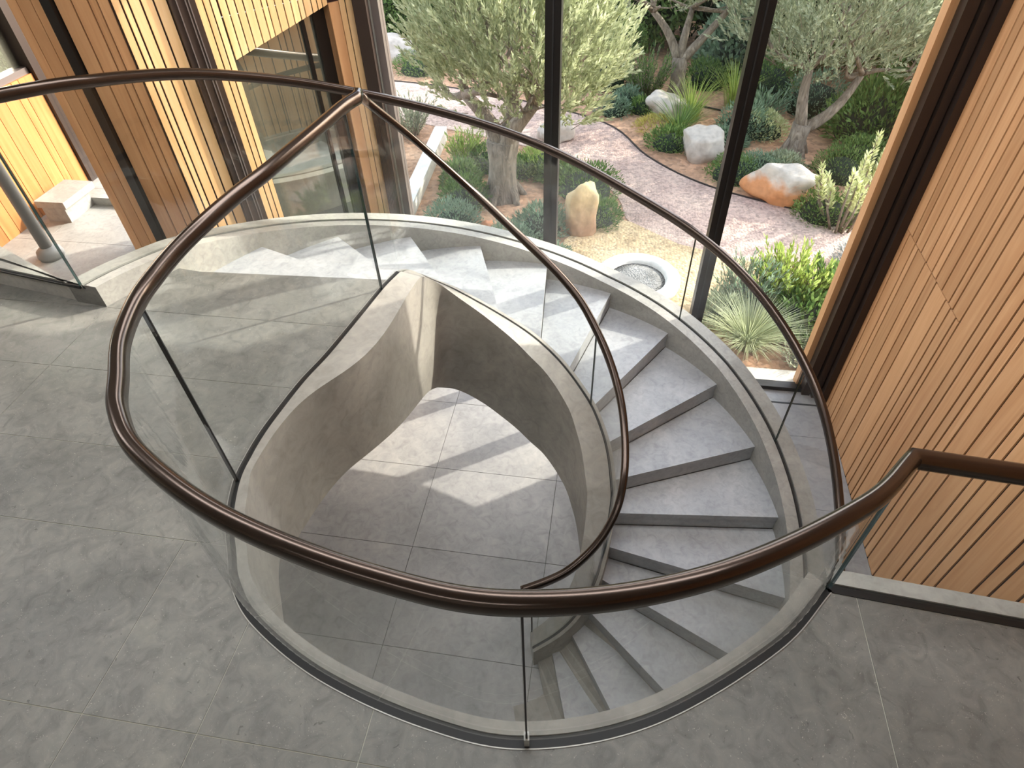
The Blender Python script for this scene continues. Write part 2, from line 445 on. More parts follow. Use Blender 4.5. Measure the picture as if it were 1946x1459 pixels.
# ------------------------------------------------------------------ upper floor
CORNER = outpath(0)[0][:2]
LEFT_DIR = np.array([-.987, .16])
lend = CORNER + LEFT_DIR*3.4
gN = normals2(G)
edge = G - gN*.022                                  # floor stops at the shoe of the glass guard
k1 = int(np.argmin(np.abs(GI-1.0)))
arc = [polar(a, RT+out_dr(a)) for a in np.linspace(161.5, 174, 8)]
UP = [(-6.5, -4), (2.42, -4), (2.42, 1.28), (1.0+.02, 1.40-.022)] + [tuple(p) for p in edge[:k1]] + [(-1.43, 3.257), (-2.731, 3.199)] + [tuple(p) for p in arc] + [tuple(lend), (-6.5, lend[1])]
fl = empty('floor', (0, 0, 0), kind='structure'); fl['label'] = 'grey stone tiled upper floor around the stair opening'
slab = prism('floor_slab', UP, -.30, -.003, MAT['grout'], fl)
def tiles(parent, poly, XL, YL, z0, z1, m, g=.002, skip=None):
    for j in range(len(YL)-1):
        for i in range(len(XL)-1):
            q = clean(clip_rect(list(poly), XL[i]+g, XL[i+1]-g, YL[j]+g, YL[j+1]-g))
            if len(q) > 2 and area(q) > .004: prism('tile', q, z0, z1, m, parent)
tiles(fl, UP, [-6.5, -4.6, -3.13, -1.726, -1.276, -.68], [-4, -2.36, -1.64, -.92, -.205, .515, 1.235], -.02, 0, MAT['floor_stone'])
tiles(fl, UP, [-.68, 1.107, 2.42], [-4, -2.36, -.92, .515, 1.6], -.02, 0, MAT['floor_stone'])
tiles(fl, UP, [-6.5, -4.6, -3.13, -.68], [1.235, 1.69, 2.205, 2.75, 3.3, 3.9], -.02, 0, MAT['floor_stone'])

# lower floor
lf = empty('floor', (0, 0, LOW), kind='structure'); lf['label'] = 'pale grey tiled lower floor under the spiral stair'
LOWP = [(-6.5, -4), (2.42, -4), (2.42, 5.16), (-2.0, 5.16), (-3.12, 3.9), (-6.5, 3.9)]
prism('floor_slab', LOWP, LOW-.2, LOW-.006, MAT['grout_dark'], lf)
tiles(lf, LOWP, [-6.5, -5, -3.82, -2.64, -1.46, -.28, .9, 2.42], [-4, -2, -.6, .98, 1.86, 2.74, 3.62, 4.5, 4.955, 5.16], LOW-.02, LOW, MAT['lower_stone'], .0025)

# ------------------------------------------------------------------ staircase
st = empty('spiral_staircase', (C[0], C[1], LOW), 'curved grey stone staircase descending round a teardrop-shaped void', 'staircase')
def ray_hit(p, d, poly):
    best = None
    for i in range(len(poly)-1):
        a, b = poly[i][:2], poly[i+1][:2]; e = b-a
        den = d[0]*e[1]-d[1]*e[0]
        if abs(den) < 1e-9: continue
        q = a-p; t = (q[0]*e[1]-q[1]*e[0])/den; u = (q[0]*d[1]-q[1]*d[0])/den
        if t > 0 and -1e-6 <= u <= 1+1e-6 and (best is None or t < best[0]): best = (t, i+u)
    return best
def circle_hit(p, d, r):
    q = p-C; b = q@d; c_ = q@q-r*r
    return p+d*(-b+math.sqrt(max(b*b-c_, 0)))
inner_poly = np.vstack([G3[k1-14:-1], S])[:, :2]
noseO, noseI, noseK = [], [], []
for i in range(16):
    th = math.radians(DIRS[i]); d = np.array([math.cos(th), math.sin(th)]); p = np.array(OUT[i])
    o_ = circle_hit(p, d, RT+.03)
    h = ray_hit(o_, -d, inner_poly)
    if h is None: h = (np.hypot(*(o_-S[0][:2])), 0.0)
    noseO.append(o_); noseI.append(o_-d*h[0]); noseK.append(h[1])
def inner_between(k0, k1_):
    if k1_ < k0: return []
    return [inner_poly[j] for j in range(int(math.ceil(k0+1e-6)), int(math.floor(k1_))+1)]
def arc_between(a, b, r, n=7):
    a0 = math.degrees(math.atan2(*(a-C)[::-1])); a1 = math.degrees(math.atan2(*(b-C)[::-1]))
    while a1 > a0: a1 -= 360
    return [polar(a0+(a1-a0)*t, r) for t in np.linspace(0, 1, n)[1:-1]]
for i in range(1, 16):
    a, b = noseO[i-1], noseO[i]
    poly = [noseI[i-1], a] + arc_between(a, b, RT+.03) + [b, noseI[i]] + inner_between(noseK[i-1], noseK[i])[::-1]
    prism('tread', poly, -RISE*i-.05, -RISE*i, MAT['tread_stone'], st)
for i in range(0, 16):
    d = noseI[i]-noseO[i]; d = d/np.hypot(*d); n = np.array([d[1], -d[0]])
    # riser set just behind the nosing line
    fw = noseO[min(i+1, 15)]-noseO[i] if i < 15 else noseO[15]-noseO[14]
    if n@fw > 0: n = -n
    a0, b0 = noseO[i]+n*.006, noseI[i]+n*.006; a1, b1 = a0+n*.03, b0+n*.03
    zt, zb = -RISE*i-(.05 if i else .0201), -RISE*(i+1)
    V = [(*a0, zb), (*b0, zb), (*b1, zb), (*a1, zb), (*a0, zt), (*b0, zt), (*b1, zt), (*a1, zt)]
    pyd('riser', V, [(0, 1, 2, 3), (7, 6, 5, 4), (0, 4, 5, 1), (1, 5, 6, 2), (2, 6, 7, 3), (3, 7, 4, 0)], MAT['tread_stone'], st)
# nosing strip of the landing
# outer stringer with a groove for the glass
rings = []
for a in OA:
    z = out_z(a); zb = max(z-.36, LOW); e = out_dr(a)
    if z-zb < .03: zb = z-.03
    prof = [(0, zb), (0, z), (.085, z), (.085, z-.025), (.115, z-.025), (.115, z), (.225, z), (.225, zb)]
    rings.append([(*polar(a, RT+e+r), zz) for r, zz in prof])
soft(loft('outer_stringer', rings, MAT['curb_stone'], st))
# inner stringer: curb top, fascia hanging into the void
gN = normals2(G)
sN = normals2(S)
SW = np.interp(SI, [0, 2, 3, 4.5, 6, 7, 8, 10.5, 12, 14, 16, 17, 18, 20, 22], [.19, .125, .10, .105, .125, .15, .16, .175, .19, .19, .175, .16, .155, .14, .12])
# smooth the void-side edge through the tight bend at the tip
def offs(P, Nn, W): return P[:, :2]+Nn*W[:, None]
cw = np.interp(GI, [0, 2, 3.5, 4.6, 5.3, 6.1, 6.8, 7.7, 8.9, 10, 11, 13, 17, 19, 20], [.18, .19, .215, .20, .165, .12, .095, .08, .075, .07, .065, .062, .058, .065, .085])
DEPV = [.98, .93, .84, .74, .62, .55, .52, .5]
dep = np.interp(GI, [0, 2, 3.5, 4.6, 6, 8, 11, 20], DEPV)
for _ in range(20):
    cw[1:-1] = (cw[:-2]+2*cw[1:-1]+cw[2:])/4; dep[1:-1] = (dep[:-2]+2*dep[1:-1]+dep[2:])/4
ALL = np.vstack([G3, S[1:]]); aN = normals2(ALL); aW = np.concatenate([cw, SW[1:]])
for _ in range(10): aW[1:-1] = (aW[:-2]+2*aW[1:-1]+aW[2:])/4
AF = offs(ALL, aN, aW); ng = len(G3)
U = np.concatenate([-GI, SI[1:]])
FZ = np.concatenate([np.full(ng, .012), S[1:, 2]])
FB_ = np.concatenate([-dep, S[1:, 2]-np.interp(SI[1:], [0, 2, 10, 22], [1.02, 1.02, .97, .9])])
# measured void-side edge around the tip: position along the path, x, y, z of the edge, z of its lower rim
TIPK = [(-10.1, -1.600, 1.590, .012, -.70), (-8.9, -1.600, 1.743, .012, -.72), (-7.7, -1.585, 1.914, .012, -.74), (-6.8, -1.550, 2.075, .012, -.74), (-6.1, -1.487, 2.211, .012, -.72), (-5.3, -1.399, 2.345, .012, -.71), (-4.6, -1.318, 2.505, .012, -.72),
        (-3.5, -1.262, 2.741, .012, -.78), (-2.1, -1.232, 3.10, .012, -.90), (-.8, -1.218, 3.267, .0, -1.0), (0, -1.217, 3.378, -.04, -1.10), (.8, -1.210, 3.475, -.12, -1.20), (1.6, -1.185, 3.546, -.20, -1.27), (2.6, -1.134, 3.590, -.28, -1.33),
        (4.0, -1.045, 3.612, -.38, -1.40), (5.0, -.923, 3.613, -.48, -1.49), (6.0, -.808, 3.590, -.56, -1.57), (7.0, -.608, 3.505, -.67, -1.67), (8.0, -.453, 3.405, -.77, -1.76)]
tk = np.array(TIPK); inn = (U > -10.1) & (U < 8.0)
tf = catmull(tk, 10)
for c_, arr in ((1, AF[:, 0]), (2, AF[:, 1]), (3, FZ), (4, FB_)): arr[inn] = np.interp(U[inn], tf[:, 0], tf[:, c_])
for _ in range(16):
    for arr in (AF, FZ, FB_):
        q_ = arr.copy(); q_[1:-1] = (arr[:-2]+2*arr[1:-1]+arr[2:])/4; arr[:] = q_
FB_ = np.maximum(FB_, LOW)
GF = AF[:ng]; SF = AF[ng-1:]; GZf, GBf = FZ[:ng], FB_[:ng]; SZf, SBf = FZ[ng-1:], FB_[ng-1:]
rings = []
for p, n, f, zf, zb in zip(S, sN, SF, SZf, SBf):
    z = p[2]
    o_ = p[:2]-n*.035
    rings.append([(*o_, zb), (*o_, z), (*(p[:2]-n*.010), z), (*(p[:2]-n*.010), z-.02), (*(p[:2]+n*.010), z-.02), (*(p[:2]+n*.010), z), (*f, zf), (*f, zb)])
soft(loft('inner_stringer', rings, MAT['plaster'], st))
# soffit closing the underside
rings = []
for a in np.linspace(157, -70, 80):
    z = -RISE*max(step_at(a), 0)-.24; z = max(z, LOW+.01)
    o_ = polar(a, RT+.02)
    th = math.radians(float(np.interp(step_at(a), range(16), DIRS)))
    d = -np.array([math.cos(th), math.sin(th)])
    h = ray_hit(o_, d, inner_poly); i_ = o_+d*(h[0] if h and h[0] < 1.5 else 1.2)
    rings.append([(*o_, z), (*o_, z-.04), (*i_, z-.04), (*i_, z)])
loft('soffit', rings, MAT['plaster'], st, smooth=False)

# curb and fascia of the opening in the upper floor
rings = []
for p, n, f, zf, zb in zip(G3, gN, GF, GZf, GBf):
    a = p[:2]+n*.018
    rings.append([(*a, -.3), (*a, .012), (*f, zf), (*f, zb), (*(p[:2]-n*.03), zb), (*(p[:2]-n*.03), -.3)])
cb = soft(loft('trim_1', rings, MAT['plaster'])); tag(cb, kind='structure'); cb['label'] = 'curved plaster edge of the upper floor around the void'
BAL = np.array([(1.0, 1.40, 0), (1.7, 1.35, 0), (2.42, 1.298, 0)])
bN = normals2(BAL[::-1])[::-1]*1.0
rings = []
for p, n in zip(BAL[::-1], bN):
    a = p[:2]+n*.018; f = p[:2]+n*.085
    rings.append([(*a, -.3), (*a, .012), (*f, .012), (*f, -.5), (*(p[:2]-n*.03), -.5), (*(p[:2]-n*.03), -.3)])
cb = loft('trim_2', rings, MAT['curb_stone']); tag(cb, kind='structure'); cb['label'] = 'straight stone edge of the upper floor beside the wooden wall'

# ------------------------------------------------------------------ glass balustrades
# 1: upper guard: balcony edge + round the opening to the tip
gd = empty('glass_balustrade', (0, .66, 0), 'frameless curved glass guard with bronze handrail around the upper opening', 'balustrade')
gz = np.interp(GI, [0, 2, 10, 17, 18, 20], [1.16, 1.16, 1.07, 1.03, 1.0, .83])
for _ in range(10): gz[1:-1] = (gz[:-2]+2*gz[1:-1]+gz[2:])/4
GB = G3.copy(); GB[:, 2] = -.015
GT = G3.copy(); GT[:, 2] = gz
def sub(P, idx, i0, i1):
    """stretch of a sampled path between two positions, ends interpolated"""
    lo, hi = min(i0, i1), max(i0, i1); o_ = np.argsort(idx); I = idx[o_]; Q = P[o_]
    k = np.concatenate([[lo], I[(I > lo) & (I < hi)], [hi]])
    R_ = np.stack([np.interp(k, I, Q[:, c]) for c in range(P.shape[1])], 1)
    return R_ if i1 >= i0 else R_[::-1]
for i0, i1 in ((19.97, 17.012), (16.988, 10.01), (9.99, 2.02), (1.98, .0)):
    glass_panel('glass_panel', sub(GB, GI, i0, i1), sub(GT, GI, i0, i1), .014, gd, (0, 1) if i1 == 0 else ())
BB = BAL.copy(); BB[:, 2] = -.015; BT = BAL.copy(); BT[:, 2] = .83
BB[0, 0] += .012; BT[0, 0] += .012
glass_panel('glass_panel', BB, BT, .014, gd)
strip('channel', GB[:], -.020, .018, 0, .018, MAT['shoe_metal'], gd)
strip('channel', BAL+np.array([0, 0, -.015]), -.018, .020, 0, .018, MAT['shoe_metal'], gd)
strip('trim_strip', GB[:], -.024, -.020, 0, .018, MAT['trim_metal'], gd)
for k in (17, 10, 2):                                 # dark seals in the glass joints
    b_ = sub(GB, GI, k, k+.01)[0]; u_ = sub(GT, GI, k, k+.01)[0]; n_ = np.array([np.interp(k, GI[::-1], gN[::-1, 0]), np.interp(k, GI[::-1], gN[::-1, 1])]); t_ = np.array([-n_[1], n_[0]])
    loft('joint_seal', [[(*(p_[:2]+n_*a+t_*c), p_[2]) for a, c in ((-.009, -.003), (.009, -.003), (.009, .003), (-.009, .003))] for p_ in (b_, u_)], MAT['gasket'], gd)
b_ = sub(GB, GI, 17, 17.01)[0]
n_ = np.array([np.interp(17, GI[::-1], gN[::-1, 0]), np.interp(17, GI[::-1], gN[::-1, 1])]); t_ = np.array([-n_[1], n_[0]])
loft('clamp', [[(*(b_[:2]+n_*a+t_*c), z_) for a, c in ((-.014, -.009), (.014, -.009), (.014, .009), (-.014, .009))] for z_ in (0, .07)], MAT['trim_metal'], gd)
# the handrail runs on past the tip and down the inner side of the flight
IR = catmull([(-1.412, 3.347, 1.15), (-1.352, 3.456, 1.02), (-1.285, 3.576, .88), (-1.201, 3.673, .735), (-1.06, 3.717, .57), (-.906, 3.744, .40), (-.729, 3.707, .25), (-.546, 3.656, .10), (-.373, 3.569, -.01), (-.238, 3.495, -.11), (-.132, 3.416, -.20),
    (-.037, 3.309, -.30), (.055, 3.177, -.40), (.132, 3.026, -.50), (.184, 2.869, -.58), (.215, 2.716, -.66), (.232, 2.568, -.74), (.232, 2.434, -.81), (.213, 2.315, -.90), (.172, 2.229, -.99), (.09, 2.124, -1.11), (-.06, 2.005, -1.23), (-.217, 1.931, -1.29), (-.346, 1.883, -1.33)], 8)
for _ in range(10): IR[1:-1] = (IR[:-2]+2*IR[1:-1]+IR[2:])/4
def rail_over(p):
    return IR[int(np.argmin(np.hypot(IR[:, 0]-p[0], IR[:, 1]-p[1])))]
ST = np.array([rail_over(p) for p in S])
for _ in range(4): ST[1:-1] = (ST[:-2]+2*ST[1:-1]+ST[2:])/4
sel = GI >= .9
RP = np.vstack([BT[::-1][:-1], GT[sel]])
RP[:len(BAL)-1, 2] = .83+.0
tip = [np.array([-1.395, 3.315, 1.165])]
rail('handrail', np.vstack([RP, tip]), .054, .07, MAT['bronze'], gd)

# 2: inner balustrade of the flight
ib = empty('glass_balustrade', (C[0], C[1]+1.2, -.6), 'inner glass balustrade following the descending stair around the void', 'balustrade')
SB = S.copy(); SB[:, 2] -= .02
for i0, i1 in ((.1, 10.93), (10.95, 18.0), (18.02, 21.98)):
    glass_panel('glass_panel', sub(SB, SI, i0, i1), sub(ST, SI, i0, i1), .014, ib, (0,) if i0 < 1 else ())
strip('channel', SB, -.010, .010, 0, .012, MAT['gasket'], ib)
rail('handrail', np.vstack([[np.array([-1.405, 3.325, 1.163])], IR[3:]]), .05, .065, MAT['bronze'], ib)
# return of the handrail end down to the glass
e = ST[-1]
multi('end_edge', [box_geo(e[0]-.004, e[0]+.004, e[1]-.009, e[1]+.009, S[-1][2]+.3, e[2]-.02)], MAT['gasket'], ib)

# 3: outer balustrade
ob = empty('glass_balustrade', (C[0], C[1]+2.3, -.6), 'long outer glass balustrade sweeping along the stair in front of the garden window', 'balustrade')
OS = outpath(.10)
ORZ = np.interp(-OA, [-174, -164, -146.6, -129.6, -113.7, -88.2, -66.2, -41.8, -26.4, -14.4, -4.8, 1.5, 40, 86], [1.27, 1.23, 1.089, .874, .642, .298, -.02, -.25, -.44, -.59, -.755, -.86, -1.22, -1.45])
for _ in range(8): ORZ[1:-1] = (ORZ[:-2]+2*ORZ[1:-1]+ORZ[2:])/4
OT = OS.copy(); OT[:, 2] = ORZ
OBt = OS.copy(); OBt[:, 2] -= .024
st_i = np.array([step_at(a) for a in OA])
for i0, i1 in ((st_i[0], 3.47), (3.48, 7.10), (7.11, 9.14), (9.15, 12.4), (12.41, st_i[-1])):
    glass_panel('glass_panel', sub(OBt, st_i, i0, i1), sub(OT, st_i, i0, i1), .014, ob)
strip('channel', OBt, -.013, .013, 0, .012, MAT['gasket'], ob)
LCB = np.array([(*(OS[0][:2]+LEFT_DIR*s_), .15) for s_ in (0, 1.0, 2.2, 3.3)])
LB = LCB.copy(); LB[:, 2] = .126; LT = LCB.copy(); LT[:, 2] = 1.27
LB[0, :2] += LEFT_DIR*.016; LT[0, :2] += LEFT_DIR*.016
glass_panel('glass_panel', LB, LT, .014, ob)
strip('channel', LB, -.013, .013, 0, .012, MAT['gasket'], ob)
rail('handrail', np.vstack([LT[::-1][:-1], OT]), .052, .07, MAT['bronze'], ob)
# curb on the left beyond the corner
n_ = np.array([LEFT_DIR[1], -LEFT_DIR[0]]); n_ = n_ if n_[1] > 0 else -n_
cor2 = outpath(.225)[0][:2]
rings = []
for s_ in (0, 1.1, 2.2, 3.3):
    p0 = CORNER+LEFT_DIR*s_; pm = OS[0][:2]+LEFT_DIR*s_; p1 = cor2+LEFT_DIR*s_
    if s_: p1 = p0+n_*.225; pm = p0+n_*.10
    mm = (pm-p0)
    u = mm/np.hypot(*mm)
    rings.append([(*p0, -.3), (*p0, .15), (*(pm-u*.015), .15), (*(pm-u*.015), .125), (*(pm+u*.015), .125), (*(pm+u*.015), .15), (*p1, .15), (*p1, -.5)])
cb = loft('trim_3', rings, MAT['curb_stone']); tag(cb, kind='structure'); cb['label'] = 'raised stone curb carrying the glass at the left edge of the landing'

# ------------------------------------------------------------------ right wall of cedar boards
XW = 2.42
wr = empty('wall_right', (XW, 1, 0), kind='structure'); wr['label'] = 'cedar board wall with dark shadow gaps'
box('backing', XW+.010, XW+.16, -4, 5.32, LOW, CZ, MAT['wood_gap'], wr)
upY = [5.31, 5.271, 5.188, 5.049, 4.87, 4.775, 4.639, 4.505, 4.37, 4.279, 4.141, 3.993, 3.911, 3.769, 3.586, 3.488, 3.357, 3.269, 3.177, 3.005, 2.827, 2.736, 2.588, 2.492, 2.267, 2.172]
loY = [5.31, 5.232, 5.184, 4.929, 4.778, 4.7, 4.515, 4.368, 4.251, 4.038, 3.939, 3.83, 3.769]
y = 2.172
while y > -4:
    y -= random.choice([.09, .095, .14, .16, .2]); upY.append(y)
JZ = -.40
def board(y0, y1, z0, z1):
    g = .018
    return box('plank', XW, XW+.012, y1+g/2, y0-g/2, z0, z1, MAT['cedar'], wr)
for a, b_ in zip(upY, upY[1:]):
    board(a, b_, (JZ+.004 if a > 3.77 else LOW), CZ)
for a, b_ in zip(loY, loY[1:]): board(a, b_, LOW, JZ-.004)

# ------------------------------------------------------------------ garden window wall
ZH = CZ
w1 = empty('window_1', (0, 5.2, LOW), kind='structure'); w1['label'] = 'tall curtain wall of glass with dark mullions facing the garden'
def mullion(x0, x1, m='frame_black'):
    o_ = multi('mullion', [box_geo(x0, x1, 5.13, 5.27, LOW, ZH)], MAT[m], w1)
    xm = (x0+x1)/2
    multi('gasket', [box_geo(xm-.006, xm+.006, 5.122, 5.131, LOW+.04, ZH-.02)], MAT['gasket'], o_)
mullion(-.604, -.484); mullion(.885, 1.0)
o_ = multi('corner_post', [box_geo(-2.04, -1.94, 5.06, 5.24, LOW, ZH)], MAT['frame_brown'], w1)
multi('flange', [box_geo(-1.936, -1.872, 5.14, 5.25, LOW, ZH)], MAT['frame_grey'], o_)
multi('gasket', [box_geo(-1.945, -1.930, 5.12, 5.139, LOW, ZH)], MAT['trim_metal'], o_)
o_ = multi('corner_post', [box_geo(2.19, 2.27, 5.10, 5.30, LOW, ZH), box_geo(2.285, 2.345, 5.07, 5.30, LOW, ZH), box_geo(2.355, 2.419, 5.0, 5.30, LOW, ZH)], MAT['frame_brown'], w1)
multi('gasket', [box_geo(2.2715, 2.2835, 5.13, 5.29, LOW, ZH), box_geo(2.3465, 2.3535, 5.10, 5.29, LOW, ZH)], MAT['trim_metal'], o_)
multi('jamb', [box_geo(2.135, 2.189, 5.212, 5.33, LOW, ZH)], MAT['cedar'], w1)
for x0, x1 in ((-1.872, -.604), (-.484, .885), (1.0, 2.189)):
    multi('pane', [box_geo(x0, x1, 5.19, 5.21, LOW+.05, ZH-.06)], MAT['pane_glass'], w1)
multi('bottom_rail', [box_geo(-1.872, -.606, 5.14, 5.24, LOW, LOW+.05), box_geo(-.482, .883, 5.14, 5.24, LOW, LOW+.05), box_geo(1.002, 2.189, 5.14, 5.24, LOW, LOW+.05)], MAT['frame_black'], w1)
multi('top_rail', [box_geo(-1.872, 2.189, 5.15, 5.23, ZH-.06, ZH)], MAT['frame_black'], w1)
multi('sill', [box_geo(-2.2, 2.4, 5.245, 5.46, LOW-.12, LOW+.015)], MAT['pale_stone'], w1)
multi('threshold_slot', [box_geo(-1.9, 2.40, 4.945, 4.965, LOW-.01, LOW+.004)], MAT['gasket'], w1)

# ------------------------------------------------------------------ left facade
A_ = np.array([-2.04, 5.2]); D_ = np.array([-3.12, 3.9]); fd = (D_-A_)/np.hypot(*(D_-A_))
A0 = np.array([-2.0, 5.2])
def F_(s): return A0+fd*s
wl = empty('wall_left', (-2.6, 4.5, LOW), kind='structure'); wl['label'] = 'sunlit timber-clad wall left of the garden window'
FB = LOW
def fplank(s0, s1, zb0, zb1, zt=CZ, g=.007, t_=.022, m='larch'):
    V, F = wallbox_geo(F_(s1-g/2), F_(s0+g/2), -t_, zb1, zb0, zt)
    return pyd('plank', V, F, MAT[m], wl)
# backing walls (behind the boards, window opening left free)
back = []
for s0, s1, z0, z1 in ((.0, .30, FB, CZ), (1.10, 1.716, FB, CZ), (.30, 1.10, 1.25, CZ), (.30, 1.10, FB, -.95)):
    a, b_ = F_(s1)-np.array([.79, -.62])*.0, F_(s0)
    back.append(wallbox_geo(a, b_, .12, z0, z0, z1))
nrm = np.array([fd[1], -fd[0]])           # side normals of the facade line
inw = nrm if nrm@np.array([.79, -.62]) > 0 else -nrm   # towards the room
def shift(geo, v): return [(p[0]+v[0], p[1]+v[1], p[2]) for p in geo[0]], geo[1]
def fbox(s0, s1, d0, d1, z0, z1, z0b=None):
    """box on the facade between s0..s1 and depths d0..d1 (positive into the room)"""
    z0b = z0 if z0b is None else z0b
    a, b_, c, d = F_(s0)+inw*d0, F_(s1)+inw*d0, F_(s1)+inw*d1, F_(s0)+inw*d1
    V = [(*a, z0), (*b_, z0b), (*c, z0b), (*d, z0), (*a, z1), (*b_, z1), (*c, z1), (*d, z1)]
    return V, [(0, 1, 2, 3), (7, 6, 5, 4), (0, 4, 5, 1), (1, 5, 6, 2), (2, 6, 7, 3), (3, 7, 4, 0)]
def fobj(name, s0, s1, d0, d1, z0, z1, m, parent, z0b=None):
    o_ = pyd(name, *fbox(s0, s1, d0, d1, z0, z1, z0b), MAT[m], parent)
    bm = bmesh.new(); bm.from_mesh(o_.data); bmesh.ops.recalc_face_normals(bm, faces=bm.faces); bm.to_mesh(o_.data); bm.free()
    return o_
for s0, s1, z0, z1 in ((.02, .30, FB, CZ), (1.09, 1.715, FB, CZ), (.30, 1.09, 1.25, CZ), (.30, 1.09, FB, -1.0)):
    fobj('backing', s0, s1, -.14, -.009, z0, z1, 'wood_gap', wl)
HEAD = lambda s: float(np.interp(s, [.257, 1.112], [1.197, .972]))
ss = [.04, .10, .16, .215]
for a, b_ in zip(ss, ss[1:]): fobj('plank', a+.0048, b_-.0048, -.010, 0, FB, CZ, 'larch', wl)
ss = [.30, .345, .385, .43, .49, .53, .585, .64, .70, .755, .795, .855, .92, .975, 1.03, 1.085]
for a, b_ in zip(ss, ss[1:]):
    fobj('plank', a+.0048, b_-.0048, -.010, 0, HEAD(a), CZ, 'larch', wl, HEAD(b_))
    fobj('plank', a+.003, b_-.003, -.010, 0, FB, -1.0, 'larch', wl)
ss = [1.09, 1.135, 1.18, 1.237]
for a, b_ in zip(ss, ss[1:]): fobj('plank', a+.0048, b_-.0048, -.010, 0, FB, CZ, 'larch', wl)
ss = [1.395, 1.475, 1.55, 1.62, 1.662, 1.716]
for a, b_ in zip(ss, ss[1:]): fobj('plank', a+.006, b_-.006, -.010, 0, FB, CZ, 'larch', wl)
fobj('mullion', 1.237, 1.395, -.02, .035, FB, CZ, 'frame_brown', wl)
for s0 in (1.275, 1.295, 1.35): fobj('mullion', s0, s0+.008, .036, .042, FB, CZ, 'frame_grey', wl)
# window in the facade
w2 = empty('window_2', (*F_(.7), -1), kind='structure'); w2['label'] = 'dark reflecting window set in the sunlit timber wall'
fobj('pane', .30, 1.085, -.135, -.12, -1.0, 1.22, 'dark_pane', w2)
fobj('frame', .30, .40, -.12, -.09, -1.0, 1.20, 'frame_black', w2)
fobj('frame', .47, .50, -.12, -.10, -1.0, 1.18, 'frame_black', w2)
fobj('jamb', .217, .30, -.13, .004, FB, 1.192, 'cedar', w2)
# pier: front face towards the landing
PX = [-3.834, -3.76, -3.66, -3.575]
PZ = -.36
pier = empty('wall_pier', (-3.5, 3.9, PZ), kind='structure'); pier['label'] = 'shaded timber pier between dark upright post and sunlit wall'
for a, b_ in zip(PX, PX[1:]): box('plank', a+.003, b_-.003, 3.9, 3.912, FB, CZ, MAT['cedar'], pier)
PX = [-3.5, -3.38, -3.265, -3.205, -3.12]
for a, b_ in zip(PX, PX[1:]): box('plank', a+.006, b_-.006, 3.9, 3.912, FB, CZ, MAT['cedar'], pier)
box('backing', -3.834, -3.13, 3.911, 4.0, FB, CZ, MAT['wood_gap'], pier)
box('post', -3.572, -3.503, 3.87, 3.925, FB, CZ, MAT['frame_black'], pier)
# terrace beyond the left curb
PZ = -.35
tr = empty('floor', (-4.4, 4, PZ), kind='structure'); tr['label'] = 'sunlit pale stone terrace beyond the left glass'
TP = [(-6.5, 3.45), (-3.45, 3.0), (-3.4, 3.9), (-3.834, 3.9), (-3.834, 5.6), (-6.5, 5.6)]
prism('terrace_slab', TP, PZ-.3, PZ-.006, MAT['grout'], tr)
tiles(tr, TP, [-6.5, -5.6, -4.7, -3.8, -3.0], [3.0, 3.95, 4.85, 5.7], PZ-.02, PZ, MAT['curb_stone'], .002)
# far left wall: boards below, window above
wg = empty('wall_far_left', (-5, 4.3, PZ), kind='structure'); wg['label'] = 'timber wall with window beyond the left glass'
ys = [2.6, 2.75, 2.9, 3.06, 3.2, 3.34, 3.49, 3.62, 3.75, 3.9, 4.03, 4.17, 4.31, 4.45, 4.58, 4.72, 4.80, 4.97]
for a, b_ in zip(ys, ys[1:]): box('plank', -5.022, -5, a+.003, b_-.003, PZ, .64, MAT['oiled_larch'], wg)
box('backing', -5.2, -5.023, 2.6, 4.97, PZ-.3, .63, MAT['wood_gap'], wg)
box('frame', -5.1, -4.97, 4.975, 5.06, PZ, CZ, MAT['frame_brown'], wg)
box('frame', -5.16, -5.02, 2.6, 4.97, .641, .69, MAT['frame_grey'], wg)
box('pane', -5.10, -5.08, 2.6, 4.97, .69, CZ, MAT['dark_pane'], wg)

# plain shell behind and above the viewer
cl = box('ceiling', -6.5, 2.58, -4, 5.30, CZ, CZ+.15, MAT['render_white']); tag(cl, kind='structure')
bk = box('wall_back', -6.5, 2.58, -4.15, -4, LOW, CZ+.15, MAT['render_white']); tag(bk, kind='structure')
ls = box('wall_left_near', -6.65, -6.5, -4, 2.9, LOW, CZ+.15, MAT['render_white']); tag(ls, kind='structure')
for lx, ly, hw, hd, lb in ((-.5, 1.62, 1.9, .13, 'long slim ceiling light above the near side of the void'), (-.3, 3.25, 2.1, .16, 'long slim ceiling light above the stair flight'), (-4.1, 1.5, .9, .13, 'short slim ceiling light above the left of the landing'), (-1.2, -1.8, 1.6, .10, 'long slim ceiling light at the rear of the hall')):  # unseen light strips, added to fill the hall and put highlights on the handrails
    cp_ = empty('ceiling_light', (lx, ly, CZ), lb, 'lamp', 'slim ceiling lights')
    box('frame', lx-hw-.03, lx+hw+.03, ly-hd-.03, ly+hd+.03, CZ-.03, CZ, MAT['frame_grey'], cp_)
    box('diffuser', lx-hw, lx+hw, ly-hd, ly+hd, CZ-.045, CZ-.03, MAT['lamp_glow'], cp_)

